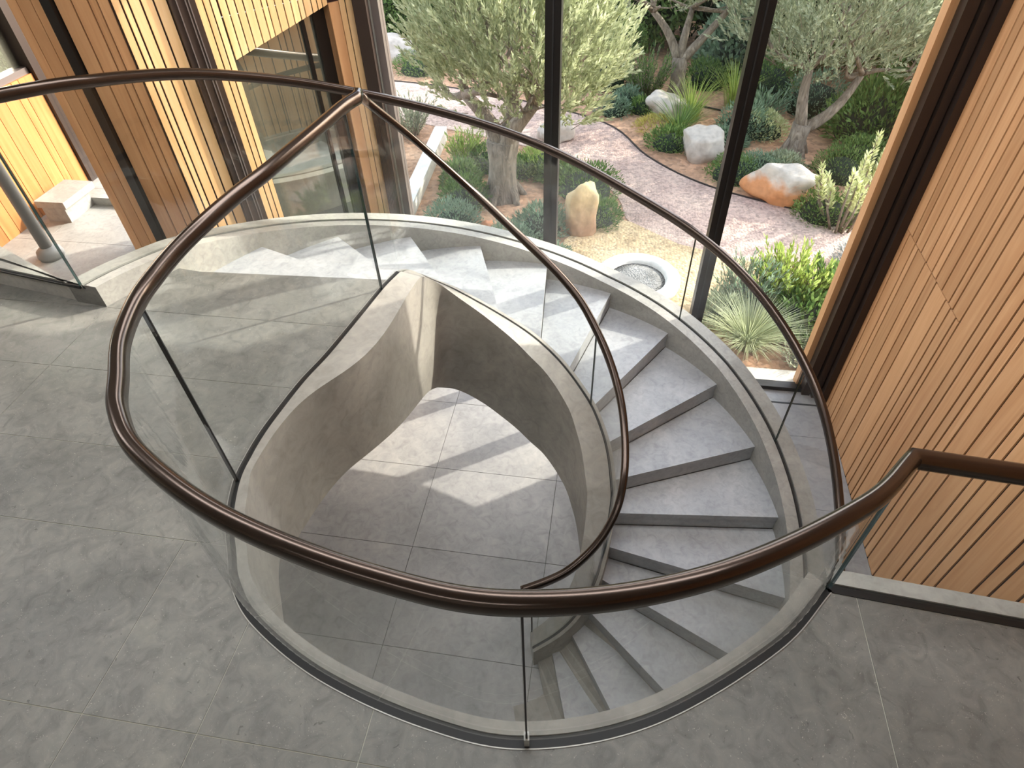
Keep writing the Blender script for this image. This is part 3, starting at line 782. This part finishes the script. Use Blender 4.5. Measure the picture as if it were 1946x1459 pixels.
# stone bench and steel post on the terrace
bn = empty('stone_bench', (-4.72, 4.38, PZ), 'small pale stone bench block on the terrace by the timber wall', 'bench')
box('seat', -4.90, -4.62, 4.22, 4.62, PZ+.14, PZ+.20, MAT['curb_stone'], bn)
box('base', -4.88, -4.66, 4.24, 4.56, PZ, PZ+.14, MAT['curb_stone'], bn)
box('ledge', -4.66, -4.30, 4.56, 4.64, PZ, PZ+.07, MAT['curb_stone'], bn)
pp = empty('steel_post', (-4.46, 3.72, PZ), 'round grey steel post with a swollen foot beyond the left glass', 'post')
def lathe(cx, cy, prof, n=20):
    rings = [[(cx+r*math.cos(2*math.pi*k/n), cy+r*math.sin(2*math.pi*k/n), z) for k in range(n)] for r, z in prof]
    return rings
loft('shaft', lathe(-4.46, 3.72, [(.045, PZ+.08), (.045, CZ)]), MAT['steel_grey'], pp, smooth=True)
loft('foot', lathe(-4.46, 3.72, [(.09, PZ), (.10, PZ+.03), (.09, PZ+.07), (.05, PZ+.10)]), MAT['steel_grey'], pp, smooth=True)

# ------------------------------------------------------------------ garden
GZ = -2.56
gr = pyd('ground', [(-30, 5.3, GZ), (30, 5.3, GZ), (30, 60, GZ), (-30, 60, GZ)], [(0, 1, 2, 3)], MAT['soil']); tag(gr, kind='structure')
gr['label'] = 'reddish soil of the garden beds'
PATH = catmull([(-9, 14.4), (-5, 14.1), (-2.5, 13.4), (-.3, 12.25), (.55, 10.85), (1.4, 9.95), (2.5, 9.35), (4.2, 8.7)], 6)
NEAR = catmull([(4.2, 6.9), (2.3, 7.55), (1.0, 8.0), (.3, 8.6), (.1, 9.3), (-.5, 10.35), (-1.5, 11.0), (-3, 11.6), (-5, 12.2), (-9, 12.5)], 6)
pth = prism('garden_path', list(map(tuple, PATH))+list(map(tuple, NEAR)), GZ-.05, GZ+.012, MAT['path_gravel']); tag(pth, kind='structure'); pth['label'] = 'curving pinkish gravel path'
PEB = [(-.75, 5.4), (1.25, 5.4), (1.5, 6.2), (2.2, 7.1), (2.6, 7.5), (1.0, 8.05), (.3, 8.6), (-.1, 8.7), (-.62, 8.0), (-.85, 6.8)]
pb = prism('gravel_bed', PEB, GZ-.05, GZ+.02, MAT['pebbles']); tag(pb, kind='structure'); pb['label'] = 'honey coloured pebble bed by the window'
P3 = np.column_stack([PATH, np.full(len(PATH), GZ)])
tag(strip('path_edging', P3, -.012, .012, 0, .03, MAT['hose'], None), 'dark steel edging along the far side of the gravel path', 'edging')

def leaf_obj(name, pos, dr, L, W, m, parent, roll=None):
    n = len(pos); dr = dr/np.maximum(np.linalg.norm(dr, axis=1), 1e-9)[:, None]
    rv = RNG.normal(size=(n, 3)) if roll is None else roll
    sd_ = np.cross(dr, rv); sd_ /= np.maximum(np.linalg.norm(sd_, axis=1), 1e-9)[:, None]
    L = np.broadcast_to(L, (n,))[:, None]; W = np.broadcast_to(W, (n,))[:, None]
    V = np.empty((n, 4, 3)); V[:, 0] = pos; V[:, 1] = pos+dr*L*.5+sd_*W/2; V[:, 2] = pos+dr*L; V[:, 3] = pos+dr*L*.5-sd_*W/2
    me = bpy.data.meshes.new(name); me.vertices.add(4*n); me.vertices.foreach_set('co', V.reshape(-1))
    me.loops.add(4*n); me.loops.foreach_set('vertex_index', np.arange(4*n)); me.polygons.add(n)
    me.polygons.foreach_set('loop_start', np.arange(n)*4); me.polygons.foreach_set('loop_total', np.full(n, 4)); me.update(calc_edges=True)
    o_ = link(name, me, MAT[m], parent); o_['kind'] = 'stuff'
    return o_

def unit(n):
    v = RNG.normal(size=(n, 3)); return v/np.linalg.norm(v, axis=1)[:, None]

def shoots(starts, dirs, length, nl, spread=.7, taper=True):
    """leaves set along straight shoots -> pos, dir"""
    n = len(starts); dirs = dirs/np.linalg.norm(dirs, axis=1)[:, None]
    t_ = np.tile(np.linspace(.12, 1, nl), n)
    i = np.repeat(np.arange(n), nl)
    pos = starts[i]+dirs[i]*(t_*np.repeat(np.broadcast_to(length, (n,)), nl))[:, None]
    rad = unit(n*nl); rad -= dirs[i]*(rad*dirs[i]).sum(1)[:, None]; rad /= np.linalg.norm(rad, axis=1)[:, None]
    dr = dirs[i]+rad*spread*(1.05-.6*t_)[:, None]
    return pos, dr

def tube_geo(pts, radii, n=10, lump=0.0):
    pts = [np.array(p, float) for p in pts]; rings = []
    for i, p in enumerate(pts):
        d = pts[min(i+1, len(pts)-1)]-pts[max(i-1, 0)]; d /= np.linalg.norm(d)
        u = np.cross(d, [0.3, 1, .1]); u /= np.linalg.norm(u); v = np.cross(d, u)
        rings.append([tuple(p+(u*math.cos(2*math.pi*k/n)+v*math.sin(2*math.pi*k/n))*radii[i]*(1+lump*math.sin(k*2.1+i*.9))) for k in range(n)])
    return loft_geo(rings)

def limb(p0, p1, r0, r1, bend=.08, k=6):
    p0, p1 = np.array(p0, float), np.array(p1, float); b = RNG.normal(size=3)*bend
    T = np.linspace(0, 1, k)
    P = [p0+(p1-p0)*t_+b*math.sin(math.pi*t_) for t_ in T]
    return tube_geo(P, [r0+(r1-r0)*t_ for t_ in T], 9, .06)

def olive(base, r, fork, limbs, cc, cr_, low, label, nsh=900, m='leaf_olive', group='olive trees in the garden', up=.7, nl=22, Lf=.085):
    root = empty('olive_tree', base, label, 'tree', group)
    b = np.array(base, float); f = np.array(fork, float); cc = np.array(cc, float); cr_ = np.array(cr_, float)
    geos = [tube_geo([b+(0, 0, -.1), b+(0, 0, .06), b+(f-b)*.3, b+(f-b)*.65, f], [r*1.45, r*1.22, r*.98, r*.92, r*1.05], 14, .09)]
    tips = []
    for l in limbs:
        l = np.array(l, float); st_ = f+(l-f)*.02-np.array([0, 0, .12]); mid = f+(l-f)*.55
        geos.append(limb(st_, l, r*.66, r*.34, .05))
        for _ in range(4):
            e_ = l+(cc-l)*.3+unit(1)[0]*cr_*.6; e_[2] = max(e_[2], l[2]+.15); geos.append(limb(l, e_, r*.3, r*.07, .12)); tips.append(e_)
            for _k in range(3):
                e2 = e_+unit(1)[0]*cr_*.35+np.array([0, 0, .12]); geos.append(limb(e_, e2, r*.08, r*.03, .05, 4))
    # root flare
    for k in range(6):
        a = k*1.05+.3; geos.append(limb(b+(math.cos(a)*r*.6, math.sin(a)*r*.6, .3), b+(math.cos(a)*r*1.75, math.sin(a)*r*1.75, -.08), r*.30, r*.2, .02, 4))
    multi('trunk', geos, MAT['bark'], root, smooth=True)
    P = unit(nsh*2)*(RNG.uniform(.25, 1, (nsh*2, 1))**.45)
    # lumpy crown
    lump = np.array([noise.noise(Vector(p*2.3+b)) for p in P]); P = P*(1+.30*lump)[:, None]
    W_ = cc+P*cr_
    hor = np.hypot(W_[:, 0]-b[0], W_[:, 1]-b[1])
    keep = (W_[:, 2] > low) | ((hor > cr_[0]*.55) & (W_[:, 2] > low-.45))
    W_ = W_[keep][:nsh]; P = P[keep][:nsh]
    d_ = P*.5+unit(len(P))*.34+np.array([0, 0, up])
    ln = RNG.uniform(.26, .48, len(P))
    pos, dr = shoots(W_, d_, ln, nl, .62)
    leaf_obj('foliage', pos, dr, RNG.uniform(Lf*.8, Lf*1.2, len(pos)), Lf*.30, m, root)
    # twigs
    tw = []
    for q, dd, l_ in list(zip(W_, d_, ln))[:260]:
        dd = dd/np.linalg.norm(dd); tw.append(tube_geo([q-dd*.12, q+dd*l_*.9], [.006, .003], 3))
    multi('twigs', tw, MAT['bark'], root)['kind'] = 'stuff'
    return root

olive((-1.75, 9.19, GZ), .23, (-1.72, 9.19, -1.62), [(-2.25, 9.25, -1.0), (-1.2, 9.1, -1.05), (-1.6, 9.6, -.9)], (-1.42, 9.25, -.25), (1.36, 1.3, 1.25), -.78,
      'large silvery olive tree with thick forked trunk nearest the window', 2100, 'leaf_olive', nl=24)
olive((1.12, 13.73, GZ), .15, (1.08, 13.73, -1.80), [(.45, 13.7, -1.0), (1.95, 13.8, -.85), (1.2, 14.0, -1.0)], (1.25, 13.9, .15), (2.0, 1.6, 1.35), -.78,
      'slender olive tree behind the grey boulder at the path bend', 1900, 'leaf_olive_grey')
olive((3.03, 11.2, GZ), .16, (3.06, 11.2, -2.02), [(2.92, 11.2, -1.15), (3.75, 11.3, -1.25)], (3.5, 11.5, -.2), (1.9, 1.4, 1.3), -1.2,
      'V-trunked olive tree behind the orange boulder', 2300, 'leaf_olive_grey')

def blob_shrub(name, x, y, r, h, m, label, n=1500, Lf=.07, Wf=.3, cat='shrub', group=None, up=.35, ry=None, core=True, z=None, stems=True):
    z = GZ if z is None else z; ry = r if ry is None else ry
    root = empty(name, (x, y, z), label, cat, group)
    P = unit(n); P[:, 2] = np.abs(P[:, 2])
    sc_ = np.array([noise.noise(Vector((p[0]*2+x*3, p[1]*2+y*3, p[2]*2))) for p in P])
    W_ = np.array([x, y, z+.02])+P*np.array([r, ry, h])*(RNG.uniform(.72, 1.0, (n, 1)))*(1+.22*sc_)[:, None]
    d_ = P*.8+unit(n)*.55+np.array([0, 0, up])
    leaf_obj('foliage', W_, d_, RNG.uniform(Lf*.7, Lf*1.3, n), Lf*Wf, m, root)
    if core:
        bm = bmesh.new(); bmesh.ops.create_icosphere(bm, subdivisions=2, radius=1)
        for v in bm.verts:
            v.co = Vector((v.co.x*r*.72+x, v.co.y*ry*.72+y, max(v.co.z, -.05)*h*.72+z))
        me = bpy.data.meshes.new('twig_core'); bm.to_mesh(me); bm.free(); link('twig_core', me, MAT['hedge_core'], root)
    return root

def sprig_shrub(name, x, y, r, h, m, label, ns=70, nl=26, Lf=.05, Wf=.28, cat='shrub', group=None, fan=.6, spread=.8):
    root = empty(name, (x, y, GZ), label, cat, group)
    a = RNG.uniform(0, 2*math.pi, ns); q = np.sqrt(RNG.uniform(0, 1, ns))
    st_ = np.stack([x+np.cos(a)*q*r*.35, y+np.sin(a)*q*r*.35, np.full(ns, GZ)], 1)
    d_ = np.stack([np.cos(a)*q*fan, np.sin(a)*q*fan, np.ones(ns)], 1)+RNG.normal(size=(ns, 3))*.12
    ln = h*RNG.uniform(.65, 1.1, ns)
    pos, dr = shoots(st_, d_, ln, nl, spread)
    leaf_obj('foliage', pos, dr, RNG.uniform(Lf*.7, Lf*1.3, len(pos)), Lf*Wf, m, root)
    dd = d_/np.linalg.norm(d_, axis=1)[:, None]
    multi('stems', [tube_geo([s_, s_+v*l_], [.008, .003], 3) for s_, v, l_ in zip(st_, dd, ln)], MAT['bark'], root)['kind'] = 'stuff'
    return root

def grass(name, x, y, r, h, m, label, n=170, W=.014, cat='grass', group=None):
    root = empty(name, (x, y, GZ), label, cat, group)
    a = RNG.uniform(0, 2*math.pi, n); q = np.sqrt(RNG.uniform(0, 1, n)); V = []; F = []
    for k in range(n):
        o0 = np.array([x+math.cos(a[k])*q[k]*r*.3, y+math.sin(a[k])*q[k]*r*.3, GZ]); out_ = np.array([math.cos(a[k]), math.sin(a[k]), 0]); l_ = h*RNG.uniform(.7, 1.15)
        sd_ = np.array([-out_[1], out_[0], 0])*W/2; lean = r*(.25+.9*q[k])
        b0 = len(V)
        for t_, wf in ((0, 1), (.4, .9), (.75, .6), (1, .05)):
            p = o0+out_*lean*t_*t_+np.array([0, 0, l_*(t_-.25*q[k]*t_*t_)]); V += [p-sd_*wf, p+sd_*wf]
        F += [(b0+2*j, b0+2*j+1, b0+2*j+3, b0+2*j+2) for j in range(3)]
    o_ = pyd('blades', V, F, MAT[m], root); o_['kind'] = 'stuff'
    return root

def boulder(name, x, y, sx, sy, sz, m, label, seed, rz=0, cuts=None, rough=.16, sink=.15):
    sink = .46; sz *= 1.3
    bm = bmesh.new(); bmesh.ops.create_icosphere(bm, subdivisions=4, radius=1)
    rot = Matrix.Rotation(rz, 3, 'Z')
    pl = []
    r_ = random.Random(seed)
    for _ in range(9):
        v = Vector((r_.gauss(0, 1), r_.gauss(0, 1), r_.gauss(0, .8))).normalized(); pl.append((v, r_.uniform(.66, .9)))
    for v in bm.verts:
        c_ = v.co.copy(); c_ /= (abs(c_.x)**3.2+abs(c_.y)**3.2+abs(c_.z)**3.2)**(1/3.2)
        for n__, d__ in pl:
            t_ = c_.dot(n__)
            if t_ > d__: c_ -= n__*(t_-d__)*.85
        c_ *= 1+rough*noise.noise(c_*1.7+Vector((seed, 0, 0)))+.05*noise.noise(c_*5+Vector((0, seed, 0)))
        c_ = Vector((c_.x*sx, c_.y*sy, c_.z*sz)); v.co = rot @ c_
    me = bpy.data.meshes.new(name); bm.to_mesh(me); bm.free()
    o_ = link(name, me, MAT[m], None, True); o_.location = (x, y, GZ+sz*(1-sink))
    tag(o_, label, 'boulder'); return o_

boulder('boulder', -.42, 8.22, .23, .17, .40, 'rock_sand', 'upright honey-coloured standing stone on the pebbles by the window', 3, .3, sink=.1)
boulder('boulder', 2.55, 9.62, .56, .30, .27, 'rock_orange', 'long orange and grey boulder at the edge of the gravel path', 11, -.25, sink=.12, rough=.34)
boulder('boulder', 1.5, 11.0, .40, .32, .27, 'rock_pale', 'rounded whitish boulder left of the dark mullion', 5, .4, sink=.2)
boulder('boulder', .92, 12.75, .42, .28, .21, 'rock_pale', 'smooth grey boulder at the foot of the slender olive', 8, -.3, sink=.2)
boulder('boulder', -5.35, 15.6, .6, .4, .26, 'rock_pale', 'large white boulder under the clipped hedge', 14, .1, sink=.2)
boulder('boulder', -1.80, 8.1, .11, .10, .10, 'terracotta', 'small terracotta stone in the bed under the large olive', 21, 0, sink=.1)
boulder('boulder', -1.15, 11.45, .34, .28, .2, 'rock_pale', 'pinkish boulder beside the path behind the large olive', 25, .2)
# round basin
bs = empty('stone_basin', (.42, 7.0, GZ), 'round white stone basin filled with grey pebbles by the window', 'basin')
loft('rim', lathe(.42, 7.0, [(.0, GZ), (.50, GZ), (.55, GZ+.05), (.56, GZ+.13), (.53, GZ+.16), (.40, GZ+.16), (.37, GZ+.12), (.36, GZ+.06), (.0, GZ+.055)], 40), MAT['render_white'], bs, smooth=True)
loft('pebble_fill', lathe(.42, 7.0, [(0, GZ+.06), (.365, GZ+.10), (.2, GZ+.12), (0, GZ+.125)], 32), MAT['grey_pebbles'], bs, smooth=True)
# white kerb wall
kb = pyd('kerb_wall', *wallbox_geo((-3.15, 11.3), (-3.0, 8.2), .22, GZ, GZ, GZ+.22), MAT['render_white']); tag(kb, 'low white kerb wall running out beside the large olive', 'kerb')
# driftwood
for q0, q1, r0, r1, lb in (((2.15, 7.75, GZ+.05), (2.75, 7.55, GZ+.12), .06, .03, 'pale driftwood log lying behind the bright green bush'), ((2.3, 7.9, GZ+.2), (2.45, 7.3, GZ+.05), .05, .03, 'forked driftwood piece leaning across the pale log'), ((2.5, 7.75, GZ+.18), (2.2, 7.35, GZ+.06), .035, .02, 'thin driftwood stick on the driftwood heap')):
    V, F = limb(q0, q1, r0, r1, .04); tag(pyd('driftwood', V, F, MAT['driftwood'], None, True), lb, 'driftwood', 'driftwood heap')
# drip hoses
for P_, lb in (([(2.6, 7.6, GZ+.03), (2.9, 7.35, GZ+.05), (3.3, 7.2, GZ+.03)], 'thin dark irrigation hose beside the driftwood'), ([(3.1, 10.8, GZ+.03), (3.6, 10.4, GZ+.02), (4.1, 10.2, GZ+.03)], 'dark irrigation hose in the soil behind the orange boulder'), ([(1.6, 13.2, GZ+.02), (2.0, 13.0, GZ+.02)], 'short dark hose on the soil right of the slender olive')):
    P_ = catmull(P_, 5); V, F = tube_geo(P_, [.016]*len(P_), 6); tag(pyd('irrigation_hose', V, F, MAT['hose'], None, True), lb, 'hose')

# --- hedges and background trees
def hedge(x0, x1, y0, y1, z1, label, m0, m1, n=6000):
    root = empty('hedge', ((x0+x1)/2, (y0+y1)/2, GZ), label, 'hedge')
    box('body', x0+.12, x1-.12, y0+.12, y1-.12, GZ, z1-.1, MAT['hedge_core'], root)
    f = RNG.uniform(0, 1, n)
    A = np.stack([RNG.uniform(x0, x1, n), np.full(n, y0)+RNG.normal(0, .06, n), RNG.uniform(GZ, z1, n)], 1)
    B = np.stack([RNG.uniform(x0, x1, n), RNG.uniform(y0, y1, n), np.full(n, z1)+RNG.normal(0, .06, n)], 1)
    leaf_obj('foliage', A, unit(n)*.8+np.array([0, -.6, .3]), RNG.uniform(.06, .12, n), .05, m0, root)
    leaf_obj('foliage', B, unit(n)*.8+np.array([0, -.1, .9]), RNG.uniform(.06, .12, n), .05, m1, root)
hedge(-10, -3.4, 16.4, 18.0, -1.25, 'long clipped hedge with light green top at the back left', 'leaf_green', 'leaf_lime', 9000)
def backtree(x, y, cz, rx, rz, label, m, n=5200):
    root = empty('evergreen_tree', (x, y, GZ), label, 'tree', 'dense trees closing the garden')
    multi('trunk', [limb((x, y, GZ), (x+.1, y, cz), .16, .08)], MAT['bark'], root, smooth=True)
    P = unit(n)*RNG.uniform(.75, 1.05, (n, 1)); lump = np.array([noise.noise(Vector(p*2.6)+Vector((x, y, 0))) for p in P])
    W_ = np.array([x, y, cz])+P*(1+.35*lump)[:, None]*np.array([rx, rx*.8, rz])
    leaf_obj('foliage', W_, P*.6+unit(n)*.8, RNG.uniform(.10, .2, n), .07, m, root)
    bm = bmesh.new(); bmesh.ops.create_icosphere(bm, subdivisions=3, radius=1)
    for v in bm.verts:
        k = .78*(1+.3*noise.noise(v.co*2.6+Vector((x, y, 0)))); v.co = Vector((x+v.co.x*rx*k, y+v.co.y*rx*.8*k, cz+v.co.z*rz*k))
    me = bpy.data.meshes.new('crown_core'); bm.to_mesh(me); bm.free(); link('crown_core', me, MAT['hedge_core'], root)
for a in ((-3.2, 19.5, -.7, 2.2, 2.0, 'dense dark evergreen behind the clipped hedge', 'leaf_dark'),
          (-.6, 18.2, -.8, 2.0, 1.9, 'dense dark evergreen behind the large olive crown', 'leaf_dark'),
          (.3, 16.6, -1.2, 1.15, 1.2, 'bright green rounded tree left of the slender olive', 'leaf_green'),
          (2.4, 17.4, -.9, 1.9, 1.8, 'dark evergreen behind the slender olive', 'leaf_dark'),
          (4.6, 16.0, -.9, 2.0, 1.8, 'dark evergreen left of the V-trunked olive crown', 'leaf_green'),
          (6.6, 14.0, -1.1, 1.9, 1.6, 'mid green tree behind the V-trunked olive', 'leaf_green'),
          (6.2, 11.6, -1.5, 1.2, 1.2, 'bright green tree at the right edge of the garden', 'leaf_green'),
          (1.3, 19.8, -.6, 2.2, 2.0, 'dark evergreen filling the gap between the olives', 'leaf_dark'),
          (4.2, 18.6, -.6, 2.2, 2.0, 'dark evergreen in the back row right of the middle', 'leaf_dark'),
          (8.5, 17.5, -.4, 2.6, 2.2, 'tall dark tree at the back right', 'leaf_dark'),
          (-7.5, 20.5, -.4, 2.8, 2.2, 'tall green tree at the back left', 'leaf_green')):
    backtree(*a)
# topiary ball on a stem
tp = blob_shrub('topiary_ball', .02, 15.1, .42, .42, 'leaf_green', 'clipped round topiary ball beside the large olive crown', 1600, .05, .5, 'topiary', z=-1.95)
tp2 = pyd('stem', *limb((.02, 15.1, GZ), (.02, 15.1, -1.9), .05, .04, .02), MAT['bark'], tp)
# --- planting
blob = blob_shrub
blob('round_leaved_shrub', 2.35, 15.2, .75, 1.5, 'leaf_blue', 'grey-green round-leaved shrub right of the slender olive', 1500, .15, .7)
sprig_shrub('rosemary_bush', .50, 13.75, .62, .85, 'leaf_green', 'upright feathery green bush left of the slender olive', 110, 26, .07)
blob('lavender_mound', .12, 13.2, .33, .34, 'leaf_blue', 'blue-grey mound below the feathery green bush', 900)
blob('lavender_mound', -.12, 12.75, .36, .30, 'leaf_blue', 'low blue-green mound at the far edge of the path', 900)
blob('small_shrub', .42, 12.85, .26, .26, 'leaf_green', 'small green shrub left of the smooth grey boulder', 700)
blob('yellow_groundcover', .72, 12.1, .42, .14, 'leaf_yellow', 'yellow groundcover below the smooth grey boulder', 900, core=False)
grass('grass_clump', 1.35, 12.55, .55, .8, 'leaf_lime', 'yellow-green grass clump right of the smooth grey boulder')
grass('grass_clump', 1.1, 11.85, .5, .6, 'leaf_green', 'green grass clump above the whitish boulder')
blob('green_mound', .95, 11.35, .45, .28, 'leaf_green', 'low green mound left of the whitish boulder', 1100)
blob('green_mound', 1.95, 10.25, .48, .34, 'leaf_green', 'dense dark mound half behind the mullion', 1500, .05)
blob('green_mound', 2.35, 10.35, .55, .30, 'leaf_blue', 'blue-green mound behind the orange boulder', 2300, .05)
blob('spreading_bush', 2.25, 12.0, .5, .55, 'leaf_blue', 'grey-green bush behind the whitish boulder', 1200, .09, .25)
grass('grass_clump', 2.2, 13.3, .5, .9, 'leaf_lime', 'light grass clump left of the dark mullion', 150)
sprig_shrub('spiky_plant', 2.75, 12.75, .4, .5, 'leaf_blue', 'blue-green spiky plant behind the V-trunked olive', 50, 14, .14, .2)
blob('pale_bush', 2.62, 12.05, .48, .36, 'leaf_pale', 'pale yellowish bush left of the V-trunked olive', 1200, .07, .3)
blob('fine_bush', 3.65, 10.45, .5, .42, 'leaf_green', 'fine green bush right of the V-trunked olive', 1600, .06, .2)
blob('dark_bush', 4.5, 12.1, .9, .95, 'leaf_green', 'large green bush behind the V-trunked olive', 3600, .13, .25)
blob('dark_bush', 5.4, 10.9, .8, 1.0, 'leaf_green', 'green bush near the right edge of the garden', 2200, .12, .25)
blob('green_mound', 3.15, 9.1, .48, .36, 'leaf_green', 'rounded bright mound right of the orange boulder', 1700, .06)
# euphorbia-like shrub with pale columns
def column_shrub(x, y, n, h, r, label, m='leaf_pale'):
    root = empty('euphorbia', (x, y, GZ), label, 'shrub')
    ps, ds, sts = [], [], []
    for k in range(n):
        a = RNG.uniform(0, 6.28); q = r*math.sqrt(RNG.uniform(.05, 1)); hh = h*RNG.uniform(.6, 1.05)
        b0 = np.array([x+math.cos(a)*q*.4, y+math.sin(a)*q*.4, GZ]); tp_ = np.array([x+math.cos(a)*q, y+math.sin(a)*q, GZ+hh])
        sts.append(tube_geo([b0, (b0+tp_)/2+np.array([math.cos(a), math.sin(a), 0])*.05, tp_], [.02, .016, .008], 5))
        p_, d_ = shoots((tp_-(tp_-b0)*.55)[None], (tp_-b0)[None], np.linalg.norm(tp_-b0)*.58, 70, 1.3); ps.append(p_); ds.append(d_)
    leaf_obj('foliage', np.vstack(ps), np.vstack(ds), .10, .03, m, root)
    multi('stems', sts, MAT['bark'], root, smooth=True)
column_shrub(3.32, 8.75, 16, 1.05, .5, 'tall pale-leaved euphorbia beside the wooden window jamb')
column_shrub(3.75, 9.5, 9, 1.0, .4, 'pale euphorbia standing behind the tall one', 'leaf_pale')
blob('silver_bush', 3.35, 7.65, .38, .45, 'leaf_silver', 'silvery lavender bush low beside the window jamb', 1500, .07, .2)
sprig_shrub('bright_bush', 2.35, 6.95, .75, .62, 'leaf_lime', 'bright lime-green bush in front of the driftwood', 120, 24, .09, .3)
sprig_shrub('bright_bush', 2.9, 6.75, .55, .55, 'leaf_green', 'fresh green bush near the corner of the window', 90, 24, .10, .35)
blob('dark_leaf_bush', 2.45, 6.4, .5, .42, 'leaf_green', 'glossy green bush below the lime-green bush', 1300, .10, .4)
sprig_shrub('wispy_shrub', 1.75, 6.75, .45, .62, 'leaf_blue', 'wispy grey-green shrub right of the last mullion', 110, 26, .07, .22)
grass('grass_clump', 1.72, 5.95, .5, .55, 'leaf_olive', 'olive green tufted grass at the foot of the window', 800, .007)
sprig_shrub('low_shrub', 2.35, 5.75, .5, .3, 'leaf_olive_grey', 'low greyish twiggy shrub against the window sill', 70, 18, .06, .2, fan=1.2)
# around the big olive
for x, y, r, h, m_, lb, kind in ((-2.6, 10.3, .38, .5, 'leaf_lime', 'bright yellow-green tuft left of the big olive trunk', 's'), (-2.15, 10.2, .4, .36, 'leaf_green', 'green shrub just left of the big olive trunk', 'b'), (-1.25, 10.2, .48, .36, 'leaf_lime', 'light green shrub right of the big olive trunk', 'b'),
                              (-.45, 9.5, .6, .42, 'leaf_green', 'broad green mound behind the standing stone', 'b'), (-.2, 8.6, .38, .32, 'leaf_green', 'green shrub right of the standing stone', 'b'), (-1.0, 8.2, .42, .40, 'leaf_blue', 'grey-green shrub left of the standing stone', 'b'), (-1.4, 7.6, .45, .38, 'leaf_blue', 'grey-green shrub low in front of the big olive', 'b'),
                              (-2.3, 8.9, .42, .42, 'leaf_green', 'green shrub in front of the white kerb', 'b'), (-2.3, 8.05, .48, .45, 'leaf_blue', 'blue-green shrub at the near end of the white kerb', 'b'), (-2.0, 7.4, .4, .3, 'leaf_green', 'green shrub near the window corner post', 'b'), (-4.05, 9.6, .55, .45, 'leaf_blue', 'grey-green shrub left of the white kerb', 'b'),
                              (-3.85, 8.4, .42, .35, 'leaf_yellow', 'yellowish groundcover left of the white kerb', 'b'), (-.75, 7.3, .32, .28, 'leaf_blue', 'small silvery shrub behind the middle mullion', 'b'), (-4.6, 14.9, .7, .35, 'leaf_green', 'low green shrubs at the foot of the white boulder', 'b'), (-3.9, 11.4, .45, .7, 'leaf_olive_grey', 'greyish shrub at the far end of the white kerb', 's')):
    if kind == 'b': blob('garden_shrub', x, y, r, h, m_, lb, 1500, .07, .28)
    else: sprig_shrub('garden_shrub', x, y, r, h, m_, lb, 80, 22, .08, .25)

for x, y, r, h, m_, lb in ((1.75, 14.4, .5, .5, 'leaf_green', 'green shrub right behind the slender olive trunk'), (-.3, 14.2, .5, .6, 'leaf_dark', 'dark shrub in the shade left of the feathery bush'), (2.9, 13.9, .7, .8, 'leaf_green', 'leafy shrub between the two further olives'), (3.7, 13.2, .7, .7, 'leaf_blue', 'blue-grey shrub behind the V-trunked olive trunk'),
                        (4.05, 10.9, .5, .45, 'leaf_green', 'green shrub beyond the irrigation hose'), (1.95, 11.45, .35, .3, 'leaf_blue', 'small blue-green shrub right of the whitish boulder'), (2.75, 10.55, .35, .25, 'leaf_olive_grey', 'pale low shrub at the foot of the V-trunked olive'), (1.5, 6.4, .3, .35, 'leaf_olive_grey', 'greyish shrub at the foot of the right mullion'),
                        (2.85, 6.15, .45, .42, 'leaf_green', 'green shrub in the window corner'), (-1.55, 10.0, .3, .25, 'leaf_green', 'small green shrub behind the big olive trunk'), (-.95, 9.9, .4, .3, 'leaf_green', 'small green mound right of the big olive by the path'), (-2.5, 9.55, .34, .4, 'leaf_green', 'green shrub between kerb and big olive trunk')):
    blob('garden_shrub', x, y, r, h, m_, lb, 1600, .075, .28)
